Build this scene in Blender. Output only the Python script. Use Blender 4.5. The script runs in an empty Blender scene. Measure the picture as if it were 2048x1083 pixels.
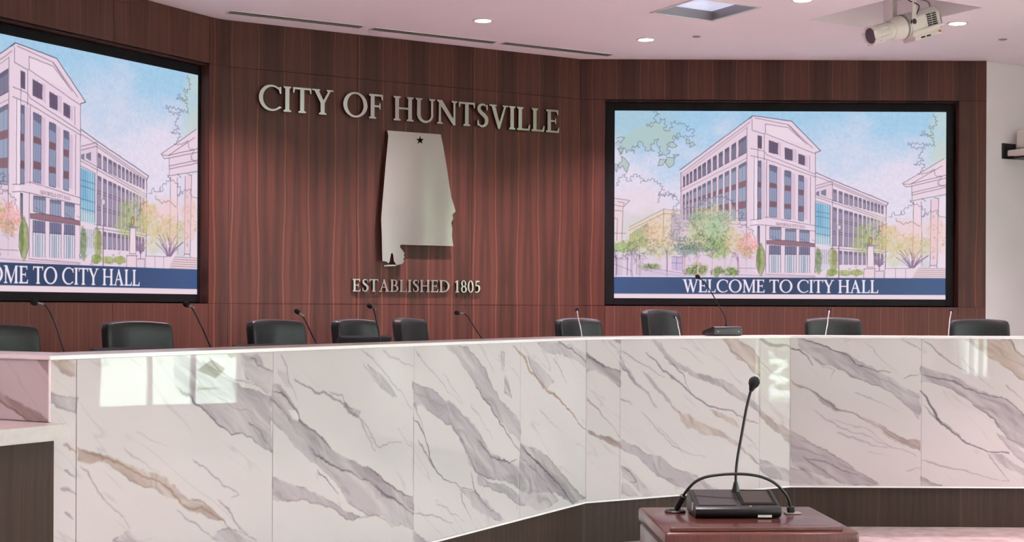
import bpy, bmesh, math, random
import numpy as np
from mathutils import Matrix, Vector

random.seed(7)
rng = np.random.default_rng(11)
S = bpy.context.scene
COL = S.collection
PI = math.pi
R = math.radians

# ------------------------------------------------------------------ camera, world, sun, exposure
F = 2800.0
ROLL = .0045
CH = 1.561
PX, PY = 1024.0, 616.0
cd = bpy.data.cameras.new('camera')
cd.sensor_width = 36.0
cd.lens = F / 2048 * 36
cd.shift_y = (PY - 541.5) / 2048
cam = bpy.data.objects.new('camera', cd)
COL.objects.link(cam)
cam.matrix_world = Matrix.Translation((0, 0, CH)) @ Matrix.Rotation(PI / 2, 4, 'X') @ Matrix.Rotation(ROLL, 4, 'Z')
S.camera = cam
S.view_settings.view_transform = 'Standard'
S.view_settings.look = 'None'
S.view_settings.gamma = 1
S.view_settings.use_curve_mapping = False
EXPO = 1.0
S.view_settings.exposure = EXPO

w = bpy.data.worlds.new('sky')
S.world = w
w.use_nodes = True
bg = w.node_tree.nodes['Background']
bg.inputs['Color'].default_value = (.93, 1.0, .985, 1)
bg.inputs['Strength'].default_value = 10.5
sd = bpy.data.lights.new('sun', 'SUN')
sd.energy = 9
sd.color = (1, .97, .93)
sd.angle = .02
so = bpy.data.objects.new('sun', sd)
COL.objects.link(so)
so.rotation_euler = (R(28), R(-14), 0)

DOWN_POWER = 230.0
ADDED_POWER = 450.0
DOWN_COL = (1.0, .70, .82)
WASH_POWER = 120.0


# ------------------------------------------------------------------ pixel geometry
def ray(px, py):
    dx, dy = px - PX, py - PY
    x = dx * math.cos(ROLL) + dy * math.sin(ROLL)
    y = -dx * math.sin(ROLL) + dy * math.cos(ROLL)
    return Vector((x / F, 1, -y / F))


CAM = Vector((0, 0, CH))


def atY(px, py, Y):
    return CAM + ray(px, py) * Y


def atZ(px, py, Z):
    d = ray(px, py)
    return CAM + d * ((Z - CH) / d.z)


class Facet:
    """vertical plane: origin P (x, y), direction d to the right, normal n towards the room"""
    def __init__(self, P, ang):
        self.P = Vector((P[0], P[1], 0))
        self.d = Vector((math.cos(ang), math.sin(ang), 0))
        self.n = Vector((math.sin(ang), -math.cos(ang), 0))
        self.ang = ang

    def hit(self, px, py, off=0.0):
        d = ray(px, py)
        t = ((self.P + self.n * off - CAM).dot(self.n)) / d.dot(self.n)
        return CAM + d * t

    def uz(self, px, py, off=0.0):
        h = self.hit(px, py, off)
        return ((h - self.P).dot(self.d), h.z)

    def u(self, px, py=400, off=0.0):
        return self.uz(px, py, off)[0]

    def at(self, u, z, off=0.0):
        return self.P + self.d * u + self.n * off + Vector((0, 0, z))

    def frame(self, u=0, z=0, off=0.0):
        o = self.at(u, z, off)
        return Matrix(((self.d.x, self.n.x * -1, 0, o.x), (self.d.y, self.n.y * -1, 0, o.y), (0, 0, 1, o.z), (0, 0, 0, 1)))


WY, DY = 13.4, 10.05
A30 = R(30)
pC1 = Facet((0, WY), 0).hit(1160, 365)
pC2 = Facet(pC1.xy, A30).hit(437, 320)
WR = Facet(pC1.xy, 0)                 # right wood wall, u from the inner corner
WM = Facet(pC2.xy, A30)               # middle wood wall
WL = Facet(pC2.xy, 2 * A30)           # left wood wall, u negative to the left
MLEN = (pC1 - pC2).xy.length
pA = Facet((0, DY), 0).hit(1580, 820)
pB = Facet(pA.xy, A30).hit(1172, 840)
pC = Facet(pB.xy, 2 * A30).hit(100, 800)
DR = Facet(pA.xy, 0)
DM = Facet(pB.xy, A30)
DL = Facet(pC.xy, 2 * A30)
DMLEN = (pA - pB).xy.length
DLLEN = (pB - pC).xy.length
DRLEN = 3.9
pD = pA + DR.d * DRLEN
CEIL = 3.948
RAILZ, HEADZ = 1.59, 3.562
DAIS = .40
END_R = WR.u(1972)


# ------------------------------------------------------------------ mesh helpers
def new_bm():
    return bmesh.new()


def to_obj(name, bm, mat=None, parent=None, smooth=None):
    me = bpy.data.meshes.new(name)
    bm.normal_update()
    bm.to_mesh(me)
    bm.free()
    mats = mat if isinstance(mat, (list, tuple)) else [mat]
    for m in mats:
        if m:
            me.materials.append(m)
    o = bpy.data.objects.new(name, me)
    COL.objects.link(o)
    if parent is not None:
        o.parent = parent
    if smooth is not None:
        shade(me, smooth)
    return o


def shade(me, ang=40):
    me.polygons.foreach_set('use_smooth', [True] * len(me.polygons))
    me.set_sharp_from_angle(angle=R(ang))


def tag(o, label=None, cat=None, group=None, kind=None):
    if label:
        o['label'] = label
    if cat:
        o['category'] = cat
    if group:
        o['group'] = group
    if kind:
        o['kind'] = kind
    return o


def empty(name, label, cat, mw=None, group=None):
    o = bpy.data.objects.new(name, None)
    o.empty_display_size = .1
    COL.objects.link(o)
    if mw is not None:
        o.matrix_world = mw
    return tag(o, label, cat, group)


def struct(o):
    o['kind'] = 'structure'
    return o


def add_verts(bm, vs, fs, M=None, mi=0):
    bv = [bm.verts.new(M @ Vector(v) if M is not None else v) for v in vs]
    out = []
    for f in fs:
        try:
            fa = bm.faces.new([bv[i] for i in f])
            fa.material_index = mi
            out.append(fa)
        except ValueError:
            pass
    return bv, out


def box(bm, x0, x1, y0, y1, z0, z1, r=0, seg=2, M=None, mi=0):
    t = bmesh.new()
    vs = [(x, y, z) for x in (x0, x1) for y in (y0, y1) for z in (z0, z1)]
    fs = [(0, 1, 3, 2), (4, 6, 7, 5), (0, 4, 5, 1), (2, 3, 7, 6), (0, 2, 6, 4), (1, 5, 7, 3)]
    add_verts(t, vs, fs)
    if r > 0:
        bmesh.ops.bevel(t, geom=list(t.edges), offset=r, segments=seg, profile=.5, affect='EDGES')
    merge(bm, t, M, mi)


def merge(bm, t, M=None, mi=0):
    bmesh.ops.recalc_face_normals(t, faces=list(t.faces))
    mp = {}
    for v in t.verts:
        mp[v] = bm.verts.new(M @ v.co if M is not None else v.co)
    for f in t.faces:
        nf = bm.faces.new([mp[v] for v in f.verts])
        nf.material_index = mi
    t.free()


def prism(bm, pts, h0, h1, axis='Z', M=None, mi=0, r=0):
    """polygon extruded along an axis; pts in the other two axes"""
    t = bmesh.new()

    def p3(p, h):
        if axis == 'Z':
            return (p[0], p[1], h)
        if axis == 'Y':
            return (p[0], h, p[1])
        return (h, p[0], p[1])
    n = len(pts)
    vs = [p3(p, h0) for p in pts] + [p3(p, h1) for p in pts]
    fs = [tuple(range(n)), tuple(range(2 * n - 1, n - 1, -1))] + [(i, (i + 1) % n, n + (i + 1) % n, n + i) for i in range(n)]
    add_verts(t, vs, fs)
    if r > 0:
        bmesh.ops.recalc_face_normals(t, faces=list(t.faces))
        bmesh.ops.bevel(t, geom=list(t.edges), offset=r, segments=2, profile=.5, affect='EDGES')
    merge(bm, t, M, mi)


def tube(bm, pts, rad, n=10, M=None, mi=0, cap=True):
    pts = [Vector(p) for p in pts]
    rads = rad if isinstance(rad, (list, tuple)) else [rad] * len(pts)
    rings = []
    t0 = (pts[1] - pts[0]).normalized()
    up = Vector((0, 0, 1)) if abs(t0.z) < .9 else Vector((1, 0, 0))
    a = t0.cross(up).normalized()
    for i, p in enumerate(pts):
        if i == 0:
            t = pts[1] - pts[0]
        elif i == len(pts) - 1:
            t = pts[-1] - pts[-2]
        else:
            t = (pts[i + 1] - pts[i]).normalized() + (pts[i] - pts[i - 1]).normalized()
        t.normalize()
        a = (a - t * a.dot(t)).normalized()
        b = t.cross(a)
        ring = []
        for k in range(n):
            q = p + (a * math.cos(2 * PI * k / n) + b * math.sin(2 * PI * k / n)) * rads[i]
            ring.append(bm.verts.new(M @ q if M is not None else q))
        rings.append(ring)
    for i in range(len(rings) - 1):
        for k in range(n):
            f = bm.faces.new((rings[i][k], rings[i][(k + 1) % n], rings[i + 1][(k + 1) % n], rings[i + 1][k]))
            f.material_index = mi
    if cap:
        for rg in (rings[0][::-1], rings[-1]):
            f = bm.faces.new(rg)
            f.material_index = mi


def spline(pts, n=8):
    pts = [Vector(p) for p in pts]
    out = []
    for i in range(len(pts) - 1):
        p0 = pts[max(i - 1, 0)]
        p1, p2 = pts[i], pts[i + 1]
        p3 = pts[min(i + 2, len(pts) - 1)]
        for k in range(n):
            t = k / n
            out.append(.5 * ((2 * p1) + (p2 - p0) * t + (2 * p0 - 5 * p1 + 4 * p2 - p3) * t * t + (3 * p1 - p0 - 3 * p2 + p3) * t ** 3))
    out.append(pts[-1])
    return out


def lathe(bm, prof, n=24, M=None, mi=0):
    """profile of (radius, z) turned about Z"""
    rings = []
    for r_, z_ in prof:
        ring = []
        for k in range(n):
            q = Vector((r_ * math.cos(2 * PI * k / n), r_ * math.sin(2 * PI * k / n), z_))
            ring.append(bm.verts.new(M @ q if M is not None else q))
        rings.append(ring)
    for i in range(len(rings) - 1):
        for k in range(n):
            f = bm.faces.new((rings[i][k], rings[i][(k + 1) % n], rings[i + 1][(k + 1) % n], rings[i + 1][k]))
            f.material_index = mi
    for rg in (rings[0][::-1], rings[-1]):
        f = bm.faces.new(rg)
        f.material_index = mi


# ------------------------------------------------------------------ materials
def mat(name, color=(.5, .5, .5), rough=.5, metal=0.0, spec=.5, **kw):
    m = bpy.data.materials.new(name)
    m.use_nodes = True
    b = m.node_tree.nodes['Principled BSDF']
    b.inputs['Base Color'].default_value = (*color, 1)
    b.inputs['Roughness'].default_value = rough
    b.inputs['Metallic'].default_value = metal
    b.inputs['Specular IOR Level'].default_value = spec
    for k, v in kw.items():
        b.inputs[k.replace('_', ' ')].default_value = v
    return m


def nodes(m):
    return m.node_tree.nodes, m.node_tree.links, m.node_tree.nodes['Principled BSDF']


def N(m, typ, **props):
    n = m.node_tree.nodes.new(typ)
    for k, v in props.items():
        setattr(n, k, v)
    return n


def math_node(m, op, a, b=None, c=None, clamp=False):
    n = N(m, 'ShaderNodeMath', operation=op)
    n.use_clamp = clamp
    for i, v in enumerate((a, b, c)):
        if v is None:
            continue
        if hasattr(v, 'is_output'):
            m.node_tree.links.new(v, n.inputs[i])
        else:
            n.inputs[i].default_value = v
    return n.outputs[0]


def noise_tint(m, c0, c1, scale=(8, 8, 8), detail=4, bump=0.0, coord='Object'):
    """colour varies between two tones with noise, slight bump"""
    nd, ln, b = nodes(m)
    tc = N(m, 'ShaderNodeTexCoord')
    mp = N(m, 'ShaderNodeMapping')
    mp.inputs['Scale'].default_value = scale
    ln.new(tc.outputs[coord], mp.inputs[0])
    nz = N(m, 'ShaderNodeTexNoise')
    nz.inputs['Scale'].default_value = 1
    nz.inputs['Detail'].default_value = detail
    ln.new(mp.outputs[0], nz.inputs['Vector'])
    cr = N(m, 'ShaderNodeValToRGB')
    cr.color_ramp.elements[0].color = (*c0, 1)
    cr.color_ramp.elements[1].color = (*c1, 1)
    cr.color_ramp.elements[0].position = .3
    cr.color_ramp.elements[1].position = .7
    ln.new(nz.outputs[0], cr.inputs[0])
    ln.new(cr.outputs[0], b.inputs['Base Color'])
    if bump:
        bp = N(m, 'ShaderNodeBump')
        bp.inputs['Strength'].default_value = bump
        bp.inputs['Distance'].default_value = .01
        ln.new(nz.outputs[0], bp.inputs['Height'])
        ln.new(bp.outputs[0], b.inputs['Normal'])
    return m


def wood_mat(name, dark, mid, red, light, leaf=.23, rough=.42, seed=0.0, knots=1.0):
    """book-matched walnut veneer on UV metres: mirrored leaves, wavy sapwood lines, fine grain"""
    m = mat(name, mid, rough, spec=.2)
    nd, ln, b = nodes(m)
    uv = N(m, 'ShaderNodeUVMap')
    sx = N(m, 'ShaderNodeSeparateXYZ')
    ln.new(uv.outputs[0], sx.inputs[0])
    u, z = sx.outputs[0], sx.outputs[1]
    p = math_node(m, 'PINGPONG', u, leaf)

    def nz(xs, zs, off, detail=3, src=p):
        cx = N(m, 'ShaderNodeCombineXYZ')
        ln.new(math_node(m, 'MULTIPLY', src, xs), cx.inputs[0])
        ln.new(math_node(m, 'MULTIPLY', z, zs), cx.inputs[1])
        cx.inputs[2].default_value = off + seed
        t = N(m, 'ShaderNodeTexNoise')
        t.inputs['Scale'].default_value = 1
        t.inputs['Detail'].default_value = detail
        ln.new(cx.outputs[0], t.inputs['Vector'])
        return t.outputs[0]
    wob = nz(.5, .9, 3.1, 2)
    pw = math_node(m, 'ADD', p, math_node(m, 'MULTIPLY', math_node(m, 'SUBTRACT', wob, .5), .07))
    broad = nz(26, .35, 9.3, 4, pw)
    fine = nz(240, 2.5, 5.7, 2, pw)
    patch = nz(5, 1.3, 1.3, 3)
    # zone: 0 near the knot centre of the leaf (dark), 1 near the outer edge (red)
    zone = math_node(m, 'SMOOTH_MIN', math_node(m, 'DIVIDE', pw, leaf), 1.0, .2)
    v = math_node(m, 'ADD', math_node(m, 'MULTIPLY', broad, .75), math_node(m, 'MULTIPLY', fine, .45))
    v = math_node(m, 'ADD', v, math_node(m, 'MULTIPLY', math_node(m, 'SUBTRACT', zone, .5), .22 * knots))
    v = math_node(m, 'ADD', v, math_node(m, 'MULTIPLY', math_node(m, 'SUBTRACT', patch, .5), .35))
    cr = N(m, 'ShaderNodeValToRGB')
    e = cr.color_ramp.elements
    e[0].position, e[0].color = .34, (*dark, 1)
    e[1].position, e[1].color = .84, (*red, 1)
    k = e.new(.56)
    k.color = (*mid, 1)
    ln.new(v, cr.inputs[0])
    d = math_node(m, 'ABSOLUTE', math_node(m, 'SUBTRACT', pw, leaf * .5))
    line = math_node(m, 'SUBTRACT', 1.0, math_node(m, 'DIVIDE', d, .009), clamp=True)
    line = math_node(m, 'MULTIPLY', line, math_node(m, 'ADD', .15, math_node(m, 'MULTIPLY', patch, .9)), clamp=True)
    mx = N(m, 'ShaderNodeMix', data_type='RGBA')
    ln.new(line, mx.inputs[0])
    ln.new(cr.outputs[0], mx.inputs[6])
    mx.inputs[7].default_value = (*light, 1)
    ln.new(mx.outputs[2], b.inputs['Base Color'])
    bp = N(m, 'ShaderNodeBump')
    bp.inputs['Strength'].default_value = .08
    bp.inputs['Distance'].default_value = .002
    ln.new(fine, bp.inputs['Height'])
    ln.new(bp.outputs[0], b.inputs['Normal'])
    return m


def attr_mat(name, rough=.3, emit=0.0, spec=.5, ripple=0.0):
    m = mat(name, (1, 1, 1), rough, spec=spec)
    nd, ln, b = nodes(m)
    at = N(m, 'ShaderNodeAttribute', attribute_name='col')
    if emit:
        b.inputs['Base Color'].default_value = (.01, .01, .012, 1)
        ln.new(at.outputs[0], b.inputs['Emission Color'])
        b.inputs['Emission Strength'].default_value = emit
    else:
        ln.new(at.outputs[0], b.inputs['Base Color'])
    if ripple:
        tc = N(m, 'ShaderNodeTexCoord')
        nz = N(m, 'ShaderNodeTexNoise')
        nz.inputs['Scale'].default_value = 3.5
        nz.inputs['Detail'].default_value = 1
        ln.new(tc.outputs['Object'], nz.inputs['Vector'])
        bp = N(m, 'ShaderNodeBump')
        bp.inputs['Strength'].default_value = ripple
        bp.inputs['Distance'].default_value = .01
        ln.new(nz.outputs[0], bp.inputs['Height'])
        ln.new(bp.outputs[0], b.inputs['Normal'])
    return m


WALNUT = wood_mat('walnut_veneer', (.042, .0195, .015), (.080, .032, .024), (.122, .044, .032), (.24, .10, .060))
WALNUT_L = wood_mat('walnut_veneer_plain', (.055, .026, .020), (.094, .040, .030), (.125, .052, .038), (.17, .078, .052), seed=14, knots=.3)
BROWN_WOOD = wood_mat('dark_walnut_laminate', (.022, .014, .011), (.040, .025, .019), (.060, .037, .029), (.075, .05, .038), leaf=.6, seed=31, knots=.2)
MAHOG = wood_mat('mahogany', (.055, .018, .015), (.085, .028, .023), (.11, .038, .031), (.12, .042, .034), leaf=.9, rough=.2, seed=50, knots=.1)
MAHOG.node_tree.nodes['Principled BSDF'].inputs['Specular IOR Level'].default_value = .6
GAP = mat('dark_gap', (.012, .009, .008), .8)
MARBLE = attr_mat('polished_marble', .012, spec=.5, ripple=.018)
SCREEN = attr_mat('lit_display', .35, emit=2.0 ** -EXPO * .97, spec=.2)
SLABW = mat('grey_white_slab', (.5, .49, .47), .25)
noise_tint(SLABW, (.48, .47, .45), (.52, .51, .49), (40, 40, 40), 2)
CAPW = mat('white_solid_surface', (.80, .79, .77), .22)
noise_tint(CAPW, (.79, .78, .77), (.83, .82, .81), (60, 60, 60), 2)
WHITE_PAINT = mat('white_paint', (.78, .76, .73), .75)
noise_tint(WHITE_PAINT, (.80, .79, .78), (.83, .82, .81), (3, 3, 3), 3)
CEILM = mat('ceiling_paint', (.88, .85, .85), .8)
noise_tint(CEILM, (.92, .905, .905), (.935, .92, .92), (2, 2, 2), 2)
BEZEL = mat('black_bezel', (.012, .013, .015), .6, spec=.2)
noise_tint(BEZEL, (.004, .004, .005), (.007, .007, .008), (30, 30, 30), 2)
LEATHER = mat('black_leather', (.022, .026, .026), .42, spec=.35)
noise_tint(LEATHER, (.013, .017, .0165), (.021, .025, .0245), (90, 90, 90), 3, .06)
PLASTIC = mat('black_plastic', (.012, .012, .013), .38)
noise_tint(PLASTIC, (.010, .010, .011), (.016, .016, .018), (200, 200, 200), 2, .1)
GREYPL = mat('charcoal_plastic', (.035, .030, .036), .5)
noise_tint(GREYPL, (.030, .026, .032), (.040, .035, .041), (250, 250, 250), 2, .1)
CHROME = mat('satin_nickel', (.62, .60, .58), .28, 1.0)
BRUSH = mat('brushed_steel', (.35, .325, .315), .27, 1.0)
CARPET = mat('beige_carpet', (.3, .24, .22), .95)
noise_tint(CARPET, (.35, .29, .285), (.50, .43, .42), (9, 9, 9), 8, .4)
FIXW = mat('fixture_white', (.74, .72, .66), .42)
noise_tint(FIXW, (.72, .70, .64), (.76, .74, .68), (20, 20, 20), 2)
DARKSLOT = mat('dark_slot', (.02, .018, .018), .7)
GREYMETAL = mat('grey_metal', (.32, .30, .30), .4, .6)
LAMPLENS = mat('lamp_lens', (1, 1, 1), .4)
LAMPLENS.node_tree.nodes['Principled BSDF'].inputs['Emission Color'].default_value = (1, .95, .93, 1)
LAMPLENS.node_tree.nodes['Principled BSDF'].inputs['Emission Strength'].default_value = 7
CORDM = mat('orange_clip', (.55, .22, .10), .5)
MIC_DARK = mat('mic_foam', (.008, .008, .009), .9)
noise_tint(MIC_DARK, (.006, .006, .007), (.013, .013, .014), (500, 500, 500), 2, .4)
TAGW = mat('white_tag', (.7, .7, .7), .5)


def brushed():
    nd, ln, b = nodes(BRUSH)
    tc = N(BRUSH, 'ShaderNodeTexCoord')
    mp = N(BRUSH, 'ShaderNodeMapping')
    mp.inputs['Scale'].default_value = (6, 6, 260)
    ln.new(tc.outputs['Object'], mp.inputs[0])
    nz = N(BRUSH, 'ShaderNodeTexNoise')
    nz.inputs['Scale'].default_value = 1
    nz.inputs['Detail'].default_value = 3
    ln.new(mp.outputs[0], nz.inputs['Vector'])
    bp = N(BRUSH, 'ShaderNodeBump')
    bp.inputs['Strength'].default_value = .03
    bp.inputs['Distance'].default_value = .004
    ln.new(nz.outputs[0], bp.inputs['Height'])
    nz2 = N(BRUSH, 'ShaderNodeTexNoise')
    nz2.inputs['Scale'].default_value = 1
    nz2.inputs['Detail'].default_value = 1
    mp2 = N(BRUSH, 'ShaderNodeMapping')
    mp2.inputs['Scale'].default_value = (2.3, 2.3, .4)
    ln.new(tc.outputs['Object'], mp2.inputs[0])
    ln.new(mp2.outputs[0], nz2.inputs['Vector'])
    bp2 = N(BRUSH, 'ShaderNodeBump')
    bp2.inputs['Strength'].default_value = .3
    bp2.inputs['Distance'].default_value = .05
    ln.new(nz2.outputs[0], bp2.inputs['Height'])
    ln.new(bp.outputs[0], bp2.inputs['Normal'])
    tg = N(BRUSH, 'ShaderNodeTangent', direction_type='RADIAL', axis='Z')
    ln.new(tg.outputs[0], b.inputs['Tangent'])
    b.inputs['Anisotropic'].default_value = .8
    b.inputs['Anisotropic Rotation'].default_value = .25
    ln.new(bp2.outputs[0], b.inputs['Normal'])


brushed()


# ------------------------------------------------------------------ numpy painting on a vertex grid
def vnoise(X, Y, seed=0):
    g = np.random.default_rng(seed).random((256, 256))
    xi, yi = np.floor(X).astype(int), np.floor(Y).astype(int)
    fx, fy = X - xi, Y - yi
    fx = fx * fx * (3 - 2 * fx)
    fy = fy * fy * (3 - 2 * fy)
    a, b = g[yi & 255, xi & 255], g[yi & 255, (xi + 1) & 255]
    c, d = g[(yi + 1) & 255, xi & 255], g[(yi + 1) & 255, (xi + 1) & 255]
    return (a * (1 - fx) + b * fx) * (1 - fy) + (c * (1 - fx) + d * fx) * fy


def fbm(X, Y, octv=4, seed=0):
    s, a, t = 0, .5, 0
    for i in range(octv):
        s = s + a * vnoise(X * 2 ** i + 17.3 * i, Y * 2 ** i + 5.1 * i, seed + i)
        t += a
        a *= .5
    return s / t


class Canvas:
    """colours at the points of a separable grid; xs, ys are the 1-D axes (any unit)"""
    def __init__(self, xs, ys, base, soft):
        self.xs, self.ys = xs, ys
        self.X, self.Y = np.meshgrid(xs, ys)
        self.WX, self.WY = self.X.copy(), self.Y.copy()
        self.rgb = np.empty(self.X.shape + (3,))
        self.rgb[:] = base
        self.soft = soft
        self.pad = 0

    def win(self, pts, ex):
        p = np.array(pts, float)
        ex += self.pad
        i0, i1 = np.searchsorted(self.xs, [p[:, 0].min() - ex, p[:, 0].max() + ex])
        j0, j1 = np.searchsorted(self.ys, [p[:, 1].min() - ex, p[:, 1].max() + ex])
        if i1 <= i0 or j1 <= j0:
            return None, p
        return (slice(j0, j1), slice(i0, i1)), p

    @staticmethod
    def segd(X, Y, a, b):
        vx, vy = b[0] - a[0], b[1] - a[1]
        L = vx * vx + vy * vy + 1e-12
        t = np.clip(((X - a[0]) * vx + (Y - a[1]) * vy) / L, 0, 1)
        return np.hypot(X - a[0] - t * vx, Y - a[1] - t * vy), t

    def blend(self, s, m, col, mode='mix'):
        c = np.array(col, float)
        old = self.rgb[s]
        if mode == 'mul':
            self.rgb[s] = old * (1 - m[..., None] * (1 - c))
        else:
            self.rgb[s] = old + (c - old) * m[..., None]

    def polymask(self, pts, soft):
        s, p = self.win(pts, soft)
        if s is None:
            return None, None
        X, Y = self.WX[s], self.WY[s]
        ins = np.zeros(X.shape, bool)
        dist = np.full(X.shape, 1e9)
        n = len(p)
        for i in range(n):
            a, b = p[i], p[(i + 1) % n]
            if a[1] != b[1]:
                c = ((a[1] > Y) != (b[1] > Y)) & (X < (b[0] - a[0]) * (Y - a[1]) / (b[1] - a[1]) + a[0])
                ins ^= c
            dist = np.minimum(dist, self.segd(X, Y, a, b)[0])
        sdv = np.where(ins, dist, -dist)
        return s, np.clip(.5 + sdv / soft, 0, 1)

    def poly(self, pts, col, alpha=1.0, soft=None, mod=None, mode='mix'):
        s, m = self.polymask(pts, soft or self.soft)
        if s is None:
            return
        m = m * alpha
        if mod is not None:
            m = m * mod[s]
        self.blend(s, m, col, mode)

    def line(self, pts, wd, col, alpha=1.0, mod=None, taper=False):
        wm = max(wd) if isinstance(wd, (list, tuple)) else wd
        s, p = self.win(pts, wm + self.soft)
        if s is None:
            return
        X, Y = self.WX[s], self.WY[s]
        m = np.zeros(X.shape)
        n = len(p) - 1
        for i in range(n):
            d, t = self.segd(X, Y, p[i], p[i + 1])
            hw = wd / 2
            if taper:
                q = (i + t) / n
                hw = wd / 2 * np.clip(1.4 - q, .55, 1) * np.clip(q * 6 + .4, .4, 1)
            m = np.maximum(m, np.clip((hw - d) / self.soft + .5, 0, 1) * np.minimum(1, 2 * hw / self.soft))
        m = m * alpha
        if mod is not None:
            m = m * mod[s]
        self.blend(s, m, col)

    def blob(self, cx, cy, rx, ry, col, alpha=.8, nf=.08, amp=.9, seed=0, edge=.35, mode='mix'):
        s, p = self.win([(cx - rx * 1.5, cy - ry * 1.5), (cx + rx * 1.5, cy + ry * 1.5)], 0)
        if s is None:
            return
        X, Y = self.X[s], self.Y[s]
        d = 1 - np.hypot((X - cx) / rx, (Y - cy) / ry) + (fbm(X * nf, Y * nf, 4, seed) - .5) * amp
        m = np.clip(d / edge, 0, 1)
        m = m * alpha * (.7 + .6 * (fbm(X * nf * 1.7, Y * nf * 1.7, 3, seed + 9) - .5))
        self.blend(s, np.clip(m, 0, 1), col, mode)


def lin(c):
    c = np.clip(np.asarray(c, float), 0, 1)
    return np.where(c <= .04045, c / 12.92, ((c + .055) / 1.055) ** 2.4)


def c8(r_, g_, b_):
    return (r_ / 255, g_ / 255, b_ / 255)


def grid_mesh(name, P, rgb):
    """P: (h, w, 3) points, rgb: (h, w, 3) linear colours"""
    h, w_, _ = P.shape
    me = bpy.data.meshes.new(name)
    nv, nf = h * w_, (h - 1) * (w_ - 1)
    me.vertices.add(nv)
    me.vertices.foreach_set('co', P.reshape(-1).astype(np.float32))
    idx = np.arange(nv).reshape(h, w_)
    q = np.stack([idx[:-1, :-1], idx[:-1, 1:], idx[1:, 1:], idx[1:, :-1]], -1).reshape(-1)
    me.loops.add(nf * 4)
    me.loops.foreach_set('vertex_index', q.astype(np.int32))
    me.polygons.add(nf)
    me.polygons.foreach_set('loop_start', np.arange(0, nf * 4, 4, dtype=np.int32))
    me.update(calc_edges=True)
    at = me.color_attributes.new('col', 'FLOAT_COLOR', 'POINT')
    c4 = np.ones((nv, 4), np.float32)
    c4[:, :3] = rgb.reshape(-1, 3)
    at.data.foreach_set('color', c4.reshape(-1))
    return me


# ------------------------------------------------------------------ serif letters (cap height 1)
T_ = .135
H_ = .058


def rect(x0, y0, x1, y1):
    return [(x0, y0), (x1, y0), (x1, y1), (x0, y1)]


def sf(x0, x1, y, up=True, e=.07):
    s = 1 if up else -1
    return [(x0 - e, y), (x1 + e, y), (x1 + e, y + .03 * s), (x1, y + .07 * s), (x0, y + .07 * s), (x0 - e, y + .03 * s)]


def stem(x, w_=T_, b=True, t=True, y0=0, y1=1, e=.07):
    g = [rect(x, y0, x + w_, y1)]
    if b:
        g.append(sf(x, x + w_, 0, True, e))
    if t:
        g.append(sf(x, x + w_, 1, False, e))
    return g


def ribbon(A, B):
    return [[A[i], A[i + 1], B[i + 1], B[i]] for i in range(len(A) - 1)]


def arc(cx, cy, rx, ry, a0, a1, n=28):
    return [(cx + rx * math.cos(R(a0 + (a1 - a0) * i / n)), cy + ry * math.sin(R(a0 + (a1 - a0) * i / n))) for i in range(n + 1)]


def brush(pts, ws, n=6):
    c = [Vector((p[0], p[1], w_)) for p, w_ in zip(pts, ws)]
    c = spline(c, n)
    A, B = [], []
    for i, p in enumerate(c):
        a, b = c[max(i - 1, 0)], c[min(i + 1, len(c) - 1)]
        d = Vector((b.x - a.x, b.y - a.y)).normalized()
        nx, ny = -d.y * p.z / 2, d.x * p.z / 2
        A.append((p.x + nx, p.y + ny))
        B.append((p.x - nx, p.y - ny))
    return ribbon(A, B)


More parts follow.
